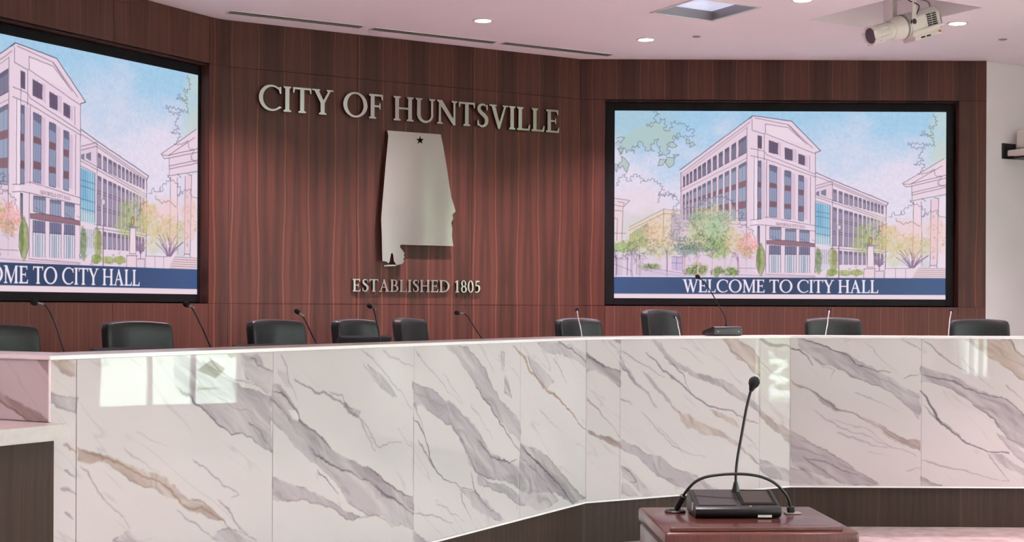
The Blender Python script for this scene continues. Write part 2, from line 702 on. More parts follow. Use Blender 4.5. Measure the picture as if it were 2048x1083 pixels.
def glyph(c):
    t = H_
    if c == 'I':
        return stem(.08), .295
    if c == 'T':
        return stem(.28, t=False) + [rect(.0, 1 - t, .695, 1), [(0, 1), (0, .79), (.025, .79), (.06, .95), (.06, 1)],
                                     [(.695, 1), (.635, 1), (.635, .95), (.67, .79), (.695, .79)]], .695
    if c == 'Y':
        return [rect(.31, 0, .445, .46), sf(.31, .445, 0), [(.04, 1), (.19, 1), (.445, .46), (.36, .40), (.31, .46)],
                [(.64, 1), (.70, 1), (.445, .46), (.40, .40), (.37, .47)], rect(-.03, .965, .26, 1), rect(.55, .965, .79, 1)], .75
    if c == 'C':
        return ribbon(arc(.5, .5, .47, .515, 48, 312), arc(.535, .5, .375, .462, 48, 312)) + \
            [[(.77, .93), (.86, .955), (.86, .70), (.83, .70), (.79, .83)], [(.75, .115), (.80, .165), (.87, .14), (.815, .10)]], .88
    if c == 'O':
        return ribbon(arc(.5, .5, .48, .515, 0, 360, 48), arc(.5, .5, .345, .465, 0, 360, 48)), .98
    if c == 'D':
        return stem(.08, t=False, b=False) + [rect(.01, 0, .34, t), rect(.01, 1 - t, .34, 1)] + \
            ribbon(arc(.33, .5, .52, .5, -90, 90), arc(.33, .5, .385, .445, -90, 90)), .88
    if c == 'B':
        return stem(.08, t=False, b=False) + [rect(.01, 0, .34, .055), rect(.01, .945, .32, 1), rect(.2, .49, .34, .54)] + \
            ribbon(arc(.31, .747, .25, .253, -90, 90, 16), arc(.31, .747, .13, .2, -90, 90, 16)) + \
            ribbon(arc(.33, .265, .31, .265, -90, 90, 16), arc(.33, .265, .175, .21, -90, 90, 16)), .68
    if c in 'EF':
        g = stem(.08, t=False, b=(c == 'F')) + [rect(.01, 1 - t, .56, 1), [(.50, 1), (.565, 1), (.565, .79), (.54, .79), (.50, .95)],
                                                 rect(.2, .485, .45, .54), rect(.435, .40, .462, .625)]
        if c == 'F':
            return g, .58
        return g + [rect(.01, 0, .58, t), [(.52, 0), (.60, 0), (.62, .22), (.595, .22), (.52, .05)]], .64
    if c == 'L':
        return stem(.08, b=False) + [rect(.01, 0, .56, t), [(.50, 0), (.575, 0), (.595, .24), (.57, .24), (.50, .05)]], .60
    if c == 'H':
        return stem(.08) + stem(.63) + [rect(.2, .485, .65, .54)], .845
    if c == 'N':
        return [rect(.10, 0, .165, .97), sf(.10, .165, 0, True, .085), [(.02, 1), (.02, .965), (.10, .93), (.20, 1)], [(.03, 1), (.22, 1), (.80, .1), (.80, -.02), (.72, -.02)],
                rect(.735, 0, .80, 1), sf(.735, .80, 1, False, .085)], .89
    if c == 'U':
        return [rect(.08, .33, .21, 1), sf(.08, .21, 1, False), rect(.685, .33, .75, 1), sf(.685, .75, 1, False, .085)] + \
            ribbon(arc(.415, .34, .335, .355, 180, 360), arc(.4475, .34, .2375, .29, 180, 360)), .84
    if c == 'V':
        return [[(.05, 1), (.20, 1), (.44, .14), (.42, -.02), (.37, -.02)], [(.66, 1), (.72, 1), (.43, -.02), (.38, -.02), (.40, .16)],
                rect(-.03, .965, .28, 1), rect(.57, .965, .81, 1)], .77
    if c == 'W':
        return [[(.05, 1), (.20, 1), (.41, .14), (.38, -.02), (.33, -.02)], [(.55, .98), (.60, 1), (.39, -.02), (.34, -.02), (.37, .16)],
                [(.46, 1), (.61, 1), (.82, .14), (.79, -.02), (.74, -.02)], [(1.02, 1), (1.08, 1), (.80, -.02), (.75, -.02), (.78, .16)],
                rect(-.03, .965, .28, 1), rect(.40, .965, .66, 1), rect(.94, .965, 1.16, 1)], 1.13
    if c == 'A':
        return [[(.08, 0), (.145, 0), (.42, .90), (.385, 1.01)], [(.36, 1.01), (.43, 1.01), (.75, 0), (.60, 0), (.36, .86)], rect(.2, .335, .62, .39),
                rect(-.01, 0, .24, .035), rect(.50, 0, .84, .035)], .83
    if c == 'M':
        return [rect(.12, 0, .18, .97), sf(.12, .18, 0, True, .085), [(.09, 1), (.25, 1), (.55, .16), (.52, 0), (.48, 0)], [(.82, .98), (.86, 1), (.53, 0), (.49, 0), (.53, .2)],
                rect(.80, 0, .93, 1), sf(.80, .93, 0), rect(.02, .965, .2, 1), rect(.86, .965, 1.0, 1)], 1.02
    if c == 'S':
        return brush([(.455, .80), (.41, .92), (.27, .975), (.13, .89), (.115, .74), (.21, .61), (.35, .49), (.44, .36), (.43, .16), (.32, .04), (.20, .025), (.09, .09), (.055, .2)],
                     [.03, .05, .055, .10, .125, .14, .145, .14, .115, .075, .055, .045, .03]) + \
            [[(.43, .95), (.47, .95), (.47, .74), (.445, .74)], [(.035, .04), (.08, .06), (.06, .27), (.035, .27)]], .54
    if c == '1':
        return [rect(.15, 0, .275, 1), sf(.15, .275, 0, True, .09), [(.275, 1), (.22, 1), (.03, .88), (.03, .84), (.16, .88)]], .42
    if c == '8':
        return ribbon(arc(.26, .745, .205, .265, 0, 360, 32), arc(.26, .745, .11, .215, 0, 360, 32)) + \
            ribbon(arc(.26, .26, .245, .275, 0, 360, 32), arc(.26, .26, .135, .22, 0, 360, 32)), .52
    if c == '0':
        return ribbon(arc(.26, .5, .25, .515, 0, 360, 40), arc(.26, .5, .135, .465, 0, 360, 40)), .52
    if c == '5':
        return [rect(.11, .90, .44, 1), [(.10, .54), (.15, .54), (.175, .95), (.12, .95)]] + \
            brush([(.12, .55), (.25, .60), (.37, .53), (.42, .35), (.36, .13), (.21, .02), (.05, .05)], [.03, .08, .12, .135, .11, .06, .06]), .5
    return [], .33


def embolden(pts, d):
    ar = sum(pts[i][0] * pts[(i + 1) % len(pts)][1] - pts[(i + 1) % len(pts)][0] * pts[i][1] for i in range(len(pts)))
    sg = 1 if ar > 0 else -1
    out = []
    n = len(pts)
    for i in range(n):
        a, b, c = Vector(pts[i - 1]), Vector(pts[i]), Vector(pts[(i + 1) % n])
        d0, d1 = (b - a), (c - b)
        if d0.length < 1e-6 or d1.length < 1e-6:
            out.append(tuple(b))
            continue
        d0.normalize()
        d1.normalize()
        n0, n1 = Vector((d0.y, -d0.x)) * sg, Vector((d1.y, -d1.x)) * sg
        m = (n0 + n1)
        k = m.length_squared
        m = m * (2 / k) if k > .5 else n0
        out.append((b.x + m.x * d, b.y + m.y * d))
    return out


def layout(text, track=.075, space=.34):
    x, out = 0, []
    for i, c in enumerate(text):
        if c == ' ':
            x += space
            continue
        g, w_ = glyph(c)
        out.append((c, x, g, w_))
        x += w_ + track
    return out, x - track


# ------------------------------------------------------------------ room structure
ROOM_X, ROOM_Y0 = 7.5, -4.0
LEFT_LEN = 17.0


def uv_box_mesh(name, rects, fac, mats, thick=.022, back=None, gap=.0035):
    """wall of flush panels with narrow dark joints; rects are (u0, u1, z0, z1[, material])"""
    bm = new_bm()
    uvl = bm.loops.layers.uv.new('UVMap')

    def quad(pts, uvs, mi):
        f = bm.faces.new([bm.verts.new(p) for p in pts])
        f.material_index = mi
        for l, q in zip(f.loops, uvs):
            l[uvl].uv = q
    for rc in rects:
        u0, u1, z0, z1 = rc[:4]
        mi = rc[4] if len(rc) > 4 else 0
        a, b, c, d = u0 + gap / 2, u1 - gap / 2, z0 + gap / 2, z1 - gap / 2
        P = fac.at
        quad([P(a, c), P(b, c), P(b, d), P(a, d)], [(a, c), (b, c), (b, d), (a, d)], mi)
        o = -thick
        quad([P(a, c), P(a, d), P(a, d, o), P(a, c, o)], [(a, c), (a, d), (a, d), (a, c)], mi)
        quad([P(b, d), P(b, c), P(b, c, o), P(b, d, o)], [(b, d), (b, c), (b, c), (b, d)], mi)
        quad([P(b, c), P(a, c), P(a, c, o), P(b, c, o)], [(b, c), (a, c), (a, c), (b, c)], mi)
        quad([P(a, d), P(b, d), P(b, d, o), P(a, d, o)], [(a, d), (b, d), (b, d), (a, d)], mi)
        quad([P(a, c, o), P(b, c, o), P(b, d, o), P(a, d, o)], [(a, c), (b, c), (b, d), (a, d)], 2)
    for (u0, u1, z0, z1, o) in back or []:
        quad([P(u0, z0, o), P(u1, z0, o), P(u1, z1, o), P(u0, z1, o)], [(0, 0)] * 4, 2)
    return bm, quad


def wall_obj(name, bm, mats):
    return struct(to_obj(name, bm, mats))


WM_MATS = [WALNUT, WALNUT_L, GAP]
RECESS = .15


def reveal(quad, fac, u0, u1, z0, z1, dep, mi=0):
    P = fac.at
    quad([P(u0, z0), P(u0, z1), P(u0, z1, -dep), P(u0, z0, -dep)], [(0, z0), (0, z1), (dep, z1), (dep, z0)], mi)
    quad([P(u1, z0), P(u1, z1), P(u1, z1, -dep), P(u1, z0, -dep)], [(0, z0), (0, z1), (dep, z1), (dep, z0)], mi)
    quad([P(u0, z0), P(u1, z0), P(u1, z0, -dep), P(u0, z0, -dep)], [(u0, 0), (u1, 0), (u1, dep), (u0, dep)], mi)
    quad([P(u0, z1), P(u1, z1), P(u1, z1, -dep), P(u0, z1, -dep)], [(u0, 0), (u1, 0), (u1, dep), (u0, dep)], mi)
    quad([P(u0 - .05, z0 - .05, -dep), P(u1 + .05, z0 - .05, -dep), P(u1 + .05, z1 + .05, -dep), P(u0 - .05, z1 + .05, -dep)], [(0, 0)] * 4, 2)


# right wood wall with the recess of the right screen
uA, uB, uJ = WR.u(1210), WR.u(1917), WR.u(1682)
OZ0, OZ1 = RAILZ + .005, HEADZ - .012
Z0 = DAIS
bm, quad = uv_box_mesh('w', [(0, uA, RAILZ, HEADZ), (uB, END_R, RAILZ, HEADZ), (0, uJ, HEADZ, CEIL), (uJ, END_R, HEADZ, CEIL),
                             (0, uA, Z0, RAILZ), (uA, uB, Z0, RAILZ, 1), (uB, END_R, Z0, RAILZ, 1)], WR, WM_MATS)
reveal(quad, WR, uA, uB, OZ0, OZ1, RECESS)
P = WR.at
for (u0, u1, z0, z1) in ((-.06, uA, Z0, CEIL), (uB, END_R, Z0, CEIL), (uA, uB, HEADZ - .01, CEIL), (uA, uB, Z0, RAILZ)):
    quad([P(u0, z0, -.02), P(u1, z0, -.02), P(u1, z1, -.02), P(u0, z1, -.02)], [(0, 0)] * 4, 2)
quad([P(END_R, Z0), P(END_R, CEIL), P(END_R, CEIL, -.3), P(END_R, Z0, -.3)], [(0, Z0), (0, CEIL), (.3, CEIL), (.3, Z0)], 0)
wall_obj('wall_right', bm, WM_MATS)

# middle wood wall
mj = [0, WM.u(714), WM.u(944), MLEN]
rects = []
for i in range(3):
    for z0, z1 in ((Z0, RAILZ), (RAILZ, HEADZ), (HEADZ, CEIL)):
        rects.append((mj[i], mj[i + 1], z0, z1))
rects = [((.085 if q[0] == 0 else q[0]), *q[1:]) for q in rects]
bm, quad = uv_box_mesh('w', rects, WM, WM_MATS)
P = WM.at
quad([P(-.1, Z0, -.03), P(MLEN + .06, Z0, -.03), P(MLEN + .06, CEIL, -.03), P(-.1, CEIL, -.03)], [(0, 0)] * 4, 2)
# rounded corner towards the left wall
LJ = WL.u(418, 300)
c0, c1 = WL.at(LJ, 0), WM.at(.085, 0)
cor = [c0.lerp(pC2 * 1, t).lerp((pC2 * 1).lerp(c1, t), t) for t in [i / 8 for i in range(9)]]
for i in range(8):
    for z0, z1 in ((Z0, RAILZ), (RAILZ, HEADZ), (HEADZ, CEIL)):
        a, b = cor[i].copy(), cor[i + 1].copy()
        za, zb = z0 + .0018, z1 - .0018
        ua, ub = -.16 + i * .02, -.16 + (i + 1) * .02
        quad([Vector((a.x, a.y, za)), Vector((b.x, b.y, za)), Vector((b.x, b.y, zb)), Vector((a.x, a.y, zb))], [(ua, za), (ub, za), (ub, zb), (ua, zb)], 0)
off = WL.n * -.012
for i in range(8):
    a, b = cor[i] + off, cor[i + 1] + off
    quad([Vector((a.x, a.y, Z0)), Vector((b.x, b.y, Z0)), Vector((b.x, b.y, CEIL)), Vector((a.x, a.y, CEIL))], [(0, 0)] * 4, 2)
wall_obj('wall_middle', bm, WM_MATS)

# left wood wall with the recess of the left screen
lB = LJ - .004
SCRW = WR.u(1892, 223, -.10) - WR.u(1229, 222, -.10)          # image width in metres
SZ1 = WR.uz(1560, 222.5, -.10)[1]
SZ0 = WR.uz(1560, 597, -.10)[1]
lS1 = WL.u(395, 360, -.10)
lS0 = lS1 - SCRW
lA = lS0 - .11
lj = WL.u(225, 630)
bm, quad = uv_box_mesh('w', [(lA, lj, HEADZ, CEIL, 1), (lj, lB, HEADZ, CEIL, 1), (lA, lj, Z0, RAILZ, 1), (lj, lB, Z0, RAILZ, 1),
                             (lA - 1.6, lA, Z0, RAILZ), (lA - 1.6, lA, RAILZ, HEADZ), (lA - 1.6, lA, HEADZ, CEIL)], WL, WM_MATS)
reveal(quad, WL, lA, lB, OZ0, OZ1, RECESS)
P = WL.at
for (u0, u1, z0, z1) in ((lA - 1.6, lA, Z0, CEIL), (lA, lB, HEADZ - .01, CEIL), (lA, lB, Z0, RAILZ)):
    quad([P(u0, z0, -.02), P(u1, z0, -.02), P(u1, z1, -.02), P(u0, z1, -.02)], [(0, 0)] * 4, 2)
quad([P(lA, HEADZ - .05, -.3), P(.3, HEADZ - .05, -.3), P(.3, CEIL + .02, -.3), P(lA, CEIL + .02, -.3)], [(0, 0)] * 4, 2)
wall_obj('wall_left', bm, WM_MATS)
bm = new_bm()
o_ = [WL.at(lA - 1.7, 0, -.35), WL.at(.4, 0, -.35), WM.at(MLEN * .5, 0, -.5), WR.at(0, 0, -.5), WR.at(END_R - .02, 0, -.35)]
for i in range(4):
    add_verts(bm, [(o_[i].x, o_[i].y, 0), (o_[i + 1].x, o_[i + 1].y, 0), (o_[i + 1].x, o_[i + 1].y, CEIL + .6), (o_[i].x, o_[i].y, CEIL + .6)], [(0, 1, 2, 3)])
struct(to_obj('wall_light_seal', bm, GAP))  # unseen shell added behind the wood walls to stop light leaking through the corners


def plain_wall(name, pts, z0, z1, m, thick=.12, side=1):
    bm = new_bm()
    a, b = Vector((*pts[0], 0)), Vector((*pts[1], 0))
    d = (b - a).normalized()
    n = Vector((d.y, -d.x, 0)) * thick * side
    prism(bm, [a.xy, b.xy, (b + n).xy, (a + n).xy], z0, z1)
    return struct(to_obj(name, bm, m))


# rest of the room
lE = WL.at(lA - 1.6, 0)
lF = WL.at(lA - 14.5, 0)
plain_wall('wall_far_left', (lE.xy, lF.xy), 0, CEIL, WHITE_PAINT, side=1)
w0 = WR.at(END_R + .003, 0, -.02)
WW = Facet(w0.xy, A30)
w1 = WW.at((ROOM_X - w0.x) / math.cos(A30), 0)
plain_wall('wall_far_right', (w0.xy, w1.xy), 0, CEIL, WHITE_PAINT, side=-1)
plain_wall('wall_rear', ((lF.x, ROOM_Y0), (ROOM_X, ROOM_Y0)), 0, CEIL, WHITE_PAINT, side=1)

# window wall on the right with four tall windows
WINS = [(7.7, 9.28), (3.2, 5.3), (-.6, 1.5), (-3.6, -2.0)]
WZ0, WZ1 = .46, 3.3
bm = new_bm()
ys = [ROOM_Y0] + [v for wnd in sorted(WINS) for v in wnd] + [w1.y]
for i in range(len(ys) - 1):
    if i % 2 == 0:
        box(bm, ROOM_X, ROOM_X + .2, ys[i], ys[i + 1], 0, CEIL)
    else:
        box(bm, ROOM_X, ROOM_X + .2, ys[i], ys[i + 1], 0, WZ0)
        box(bm, ROOM_X, ROOM_X + .2, ys[i], ys[i + 1], WZ1, CEIL)
struct(to_obj('wall_window_side', bm, WHITE_PAINT))
GLASS = bpy.data.materials.new('window_glass')
GLASS.use_nodes = True
nt = GLASS.node_tree
nt.nodes.remove(nt.nodes['Principled BSDF'])
tr = nt.nodes.new('ShaderNodeBsdfTransparent')
tr.inputs[0].default_value = (.92, .97, .95, 1)
gl = nt.nodes.new('ShaderNodeBsdfGlossy')
gl.inputs['Roughness'].default_value = .02
mx = nt.nodes.new('ShaderNodeMixShader')
mx.inputs[0].default_value = .06
nt.links.new(tr.outputs[0], mx.inputs[1])
nt.links.new(gl.outputs[0], mx.inputs[2])
nt.links.new(mx.outputs[0], nt.nodes['Material Output'].inputs[0])
FRAMEM = mat('window_frame_metal', (.55, .56, .55), .4, .3)
for k, (y0, y1) in enumerate(WINS):
    bm = new_bm()
    x0, x1 = ROOM_X + .06, ROOM_X + .12
    for a in (y0 + .025, y0 + (y1 - y0) * .36, y0 + (y1 - y0) * .66, y1 - .025):
        box(bm, x0, x1, a - .025, a + .025, WZ0, WZ1)
    for z in (WZ0 + .03, 1.9, WZ1 - .03):
        box(bm, x0, x1, y0, y1, z - .025, z + .025)
    wf = struct(to_obj(f'window_{k + 1}', bm, FRAMEM))
    bm = new_bm()
    box(bm, ROOM_X + .085, ROOM_X + .092, y0, y1, WZ0, WZ1)
    to_obj('pane', bm, GLASS, wf)
    bm = new_bm()
    box(bm, ROOM_X - .06, ROOM_X + .2, y0 - .04, y1 + .04, WZ0 - .035, WZ0)
    to_obj('window_sill', bm, CAPW, wf)

# floor, platform
bm = new_bm()
prism(bm, [(lF.x - .2, ROOM_Y0 - .2), (ROOM_X + .2, ROOM_Y0 - .2), (ROOM_X + .2, 15.6), (lF.x - .2, 15.6)], -.1, 0)
struct(to_obj('floor', bm, CARPET))
bm = new_bm()
off = -.30
ptsf = [DL.at(-.02, 0, off), pB + (DL.n + DM.n).normalized() * off / math.cos(R(15)), pA + (DM.n + DR.n).normalized() * off / math.cos(R(15)), DR.at(END_R - (pA.x - pC1.x), 0, off)]
ptsb = [WR.at(END_R, 0, -.01), pC1 + Vector((0, -.001, 0)), pC2, WL.at(lA - 1.6, 0, .001)]
prism(bm, [p.xy for p in ptsf] + [p.xy for p in ptsb], 0.001, DAIS)
struct(to_obj('floor_platform', bm, CARPET))

# ceiling with two square openings aligned with the middle wall
Lq = atZ(1303, 25, CEIL)
Rq = atZ(1520, 14, CEIL)
L2 = atZ(1617, 40, CEIL)
R2 = atZ(1965, 15, CEIL)
du, dn = WM.d, WM.n


def ab(p):
    return (p.dot(du), p.dot(dn))


def sq(L, Rr):
    l, r_ = ab(L), ab(Rr)
    return (l[0], r_[0], min(l[1], r_[1]), max(l[1], r_[1]))


q1, q2 = sq(Lq, Rq), sq(L2, R2)
print('squares', [round(v, 2) for v in q1], [round(v, 2) for v in q2])
ga = sorted([-25, 25, q1[0], q1[1], q2[0], q2[1]])
gb = sorted([-25, 25, q1[2], q1[3], q2[2], q2[3]])
bm = new_bm()
for i in range(len(ga) - 1):
    for j in range(len(gb) - 1):
        ca, cb = (ga[i] + ga[i + 1]) / 2, (gb[j] + gb[j + 1]) / 2
        if any(q[0] < ca < q[1] and q[2] < cb < q[3] for q in (q1, q2)):
            continue
        vs = [du * a + dn * b + Vector((0, 0, CEIL)) for a, b in ((ga[i], gb[j]), (ga[i + 1], gb[j]), (ga[i + 1], gb[j + 1]), (ga[i], gb[j + 1]))]
        bm.faces.new([bm.verts.new(v) for v in vs])
bmesh.ops.remove_doubles(bm, verts=list(bm.verts), dist=1e-5)
for co, no in ((WL.at(0, 0, -.34), -WL.n), (WM.at(0, 0, -.34), -WM.n), (Vector((ROOM_X + .2, 0, 0)), Vector((1, 0, 0))),
               (Vector((0, ROOM_Y0 - .12, 0)), Vector((0, -1, 0))), (Vector((0, 15.6, 0)), Vector((0, 1, 0)))):
    bmesh.ops.bisect_plane(bm, geom=list(bm.verts) + list(bm.edges) + list(bm.faces), plane_co=co, plane_no=no, clear_outer=True)


def pocket(bm, q, depth, top=True, inset=0):
    c = [du * a + dn * b for a, b in ((q[0], q[2]), (q[1], q[2]), (q[1], q[3]), (q[0], q[3]))]
    m_ = sum(c, Vector()) / 4
    up = [p.lerp(m_, inset) for p in c]
    for i in range(4):
        a, b, a2, b2 = c[i], c[(i + 1) % 4], up[i], up[(i + 1) % 4]
        bm.faces.new([bm.verts.new(Vector((p.x, p.y, z))) for p, z in ((a, CEIL), (b, CEIL), (b2, CEIL + depth), (a2, CEIL + depth))])
    if top:
        bm.faces.new([bm.verts.new(Vector((p.x, p.y, CEIL + depth))) for p in up])


pocket(bm, q2, .42)
pocket(bm, q1, .16)
struct(to_obj('ceiling', bm, CEILM))

# outside: paved ground, garden
PAVE = mat('pale_paving', (.62, .66, .60), .9)
noise_tint(PAVE, (.26, .31, .28), (.38, .42, .385), (.6, .6, .6), 6)
bm = new_bm()
box(bm, ROOM_X + .2, 90, -60, 90, -.2, -.02)
struct(to_obj('ground', bm, PAVE))
LEAF = mat('leaf_green', (.14, .30, .05), .7)
noise_tint(LEAF, (.07, .19, .02), (.25, .45, .09), (4, 4, 4), 4)
BARK = mat('bark', (.12, .08, .055), .9)
noise_tint(BARK, (.08, .055, .04), (.17, .12, .085), (9, 9, 2), 4)


def tree(x, y, h, rcr, label, name='garden_tree', cat='tree', grp='trees outside the windows'):
    t = empty(name, label, cat, Matrix.Translation((x, y, -.02)), grp)
    bm = new_bm()
    tube(bm, [(0, 0, 0), (.03, .02, h * .4), (0, .05, h * .75)], [.12, .09, .05], 8)
    to_obj('trunk', bm, BARK, t)
    bm = new_bm()
    for _ in range(420):
        a, b, c = [max(-.8, min(.8, random.gauss(0, g_))) for g_ in (.42, .42, .36)]
        if h < 2 and _ > 160:
            break
        p = Vector((a * rcr, b * rcr, h * .56 + c * h * .52))
        if p.z < .1:
            continue
        s = random.uniform(.14, .28) * (1 if h > 2 else .45)
        q = Matrix.Translation(p) @ Matrix.Rotation(random.random() * 6.3, 4, 'Z') @ Matrix.Rotation(random.random() * 3, 4, 'X')
        add_verts(bm, [(-s, 0, 0), (0, -s * .5, .03), (s, 0, 0), (0, s * .5, .03)], [(0, 1, 2, 3)], q)
    to_obj('foliage', bm, LEAF, t)


for (x, y, h, rcr) in ((12.6, 6.0, 3.2, 1.5), (15.2, 3.6, 4.2, 1.9), (13.6, -2.2, 3.6, 1.6), (11.2, 10.9, 3.4, 1.2), (16.2, 14.6, 4.0, 1.6)):
    tree(x, y, h, rcr, 'leafy green tree standing on the paving outside the windows')
for (x, y, h, rcr) in ((9.5, 7.7, 1.3, .3), (9.6, 6.85, 1.2, .3), (9.4, 6.0, 1.35, .3), (9.6, 5.15, 1.2, .3), (9.5, 4.3, 1.3, .3)):
    tree(x, y, h, rcr, 'low green shrub growing outside the windows', 'garden_shrub', 'shrub', 'shrubs outside the windows')


def adopt(o, root):
    o.data.transform(root.matrix_basis.inverted())
    o.parent = root
    return o


# ------------------------------------------------------------------ the picture shown on both screens
AX0, AX1, AY0, AY1 = 1229.0, 1892.0, 222.5, 597.0


def paint_picture():
    K = 1.4
    xs = np.linspace(AX0, AX1, int((AX1 - AX0) * K))
    ys = np.linspace(AY0, AY1, int((AY1 - AY0) * K))
    C = Canvas(xs, ys, (1, 1, 1), 1.1)
    C.pad = 3
    X, Y = C.X, C.Y
    C.WX = X + (fbm(X * .09, Y * .09, 3, 5) - .5) * 1.0
    C.WY = Y + (fbm(X * .09, Y * .09, 3, 8) - .5) * 1.0
    n1 = fbm(X * .011, Y * .017, 5, 21)
    n2 = fbm(X * .25, Y * .25, 2, 3)
    t = np.clip((Y - 222) / 125 + (n1 - .5) * 1.3 - .05 - .28 * np.exp(-((X - 1330) / 90) ** 2), 0, 1)
    t = t * t * (3 - 2 * t)
    a, b = np.array(c8(164, 206, 233)), np.array(c8(226, 221, 237))
    C.rgb = a + (b - a) * t[..., None]
    C.rgb += ((n2 - .5) * .05)[..., None]
    INK = c8(74, 60, 80)
    WALL = c8(232, 213, 227)
    SHADE = c8(212, 190, 210)
    GL1, GL2 = c8(128, 126, 150), c8(156, 168, 192)

    def q7(p):
        return [(1380 + x / 3.186, 220 + y / 3.186) for x, y in p]

    def q2(p):
        return [(1600 + x / 4.921, 340 + y / 4.921) for x, y in p]

    def q3(p):
        return [(1224 + x / 4.923, 380 + y / 4.923) for x, y in p]

    def q8(p):
        return [(1220 + x / 5.7, 210 + y / 5.7) for x, y in p]

    def ink(p, w_=1.0, al=.8):
        C.line(p, w_, INK, min(1, al * 1.1))

    def crown(p, seed, step=7, amp=3.4):
        """leafy zig-zag outline along a path"""
        rg = random.Random(seed)
        out = []
        for i in range(len(p) - 1):
            (x0, y0), (x1, y1) = p[i], p[i + 1]
            L = math.hypot(x1 - x0, y1 - y0)
            k = max(1, int(L / step * 2))
            for j in range(k):
                s = j / k
                o = amp * (1 if j % 2 else -.6) * rg.uniform(.5, 1.2)
                out.append((x0 + (x1 - x0) * s - (y1 - y0) / L * o + rg.uniform(-1, 1), y0 + (y1 - y0) * s + (x1 - x0) / L * o + rg.uniform(-1, 1)))
        out.append(p[-1])
        ink(out, .9, .75)

    def squiggles(cx, cy, rx, ry, n, seed, col=INK, al=.6, size=6):
        rg = random.Random(seed)
        for _ in range(n):
            a_, r_ = rg.random() * 6.28, math.sqrt(rg.random())
            x, y = cx + math.cos(a_) * rx * r_, cy + math.sin(a_) * ry * r_
            p = [(x, y)]
            d = rg.random() * 6.28
            for _k in range(rg.randint(3, 6)):
                d += rg.uniform(-1.5, 1.5)
                x += math.cos(d) * size * rg.uniform(.3, .7)
                y += math.sin(d) * size * rg.uniform(.3, .7)
                p.append((x, y))
            C.line(p, .9, col, al)

    # pale tree clouds behind on the left
    C.blob(1275, 440, 75, 75, c8(232, 214, 222), .8, .03, .5, 3)
    C.blob(1300, 470, 55, 60, c8(206, 206, 186), .6, .04, .8, 4)
    C.blob(1255, 462, 40, 45, c8(196, 205, 196), .5, .04, .8, 5)
    crown(q8([(75, 935), (110, 840), (165, 800), (215, 880), (240, 820), (295, 795), (385, 860), (350, 900)]), 2)
    crown(q8([(385, 880), (430, 860), (500, 850), (570, 900), (620, 970), (550, 1000), (600, 1040), (660, 1005), (740, 1030), (720, 1080)]), 3)
    crown(q3([(460, 130), (470, 40), (540, 50), (610, 40), (660, 130), (600, 190), (580, 260)]), 4)

    # hanging leaves upper left
    lf = c8(176, 203, 200)
    top = q8([(50, 60), (480, 65), (560, 110), (500, 130), (520, 195), (570, 210), (560, 165), (620, 155), (665, 205), (715, 180), (770, 185), (775, 240), (800, 205), (885, 240), (945, 275), (950, 370),
              (860, 370), (800, 370), (780, 315), (760, 380), (710, 360), (720, 430), (660, 430), (650, 500), (685, 555), (620, 580), (590, 545), (560, 595), (570, 500), (545, 400), (470, 480), (500, 525),
              (405, 525), (400, 470), (380, 430), (310, 435), (340, 490), (270, 470), (280, 555), (215, 510), (190, 545), (160, 495), (120, 570), (95, 510), (110, 470), (50, 470)])
    C.blob(1285, 255, 90, 60, lf, .5, .02, .6, 14)
    C.poly(top[18:] + q8([(300, 260), (520, 195), (700, 300)]), lf, .9, 5)
    crown(q8([(480, 70), (560, 100), (500, 140), (520, 195), (415, 240), (490, 240)]), 6, 6, 2.5)
    crown(q8([(520, 195), (570, 215), (565, 165), (620, 155), (640, 260), (605, 280), (660, 305), (710, 235), (690, 210), (735, 180), (775, 235), (800, 205), (885, 240), (870, 295), (945, 275), (955, 300), (940, 370), (880, 365)]), 7, 7, 2.6)
    crown(q8([(880, 365), (800, 370), (780, 315), (745, 365), (790, 390), (710, 360), (725, 420), (690, 430)]), 8, 7, 2.6)
    crown(q8([(545, 390), (500, 440), (460, 490), (500, 525), (405, 525), (380, 430), (310, 435), (340, 490), (250, 480), (280, 555), (215, 510), (190, 545), (160, 495), (120, 570), (95, 510), (130, 475)]), 9, 9, 3)
    crown(q8([(545, 390), (530, 440), (570, 480), (560, 590), (590, 550), (620, 580), (685, 555), (650, 500), (660, 440)]), 10, 7, 2.6)
    for pl in ([(670, 430), (720, 430), (765, 470), (720, 495), (670, 480)], [(865, 385), (905, 400), (905, 440), (870, 445)], [(910, 440), (940, 420), (970, 460), (905, 485)],
               [(545, 700), (565, 620), (640, 630), (600, 690)], [(630, 660), (650, 600), (735, 610), (725, 690), (670, 720)], [(720, 570), (790, 570), (730, 605)],
               [(90, 690), (140, 640), (130, 590), (180, 625), (220, 680), (190, 780), (145, 700), (110, 730)], [(50, 680), (95, 690), (75, 770), (50, 730)], [(95, 510), (160, 495), (120, 570)]):
        C.poly(q8(pl), c8(178, 200, 190), .85)
        ink(q8(pl + pl[:1]), .9)
    ink(q8([(60, 450), (95, 410), (120, 440), (165, 375), (125, 370), (75, 385)]), .9)

    # upper right tree edge
    C.blob(1888, 300, 40, 110, c8(196, 216, 206), .75, .03, .7, 17)
    C.blob(1890, 330, 26, 60, c8(214, 212, 190), .6, .03, .7, 18)
    crown([(1866, 226), (1874, 240), (1868, 255), (1858, 250), (1866, 268), (1840, 270), (1848, 262), (1866, 275), (1870, 290), (1838, 286), (1815, 286), (1830, 296), (1855, 290)], 21, 7, 2.8)
    crown([(1850, 296), (1836, 310), (1846, 318), (1828, 328), (1850, 325), (1842, 345)], 22, 7, 2.8)

    # far left corner building and mid building
    C.poly(q3([(22, 85), (178, 110), (110, 172), (100, 520), (22, 520)]), c8(232, 212, 216))
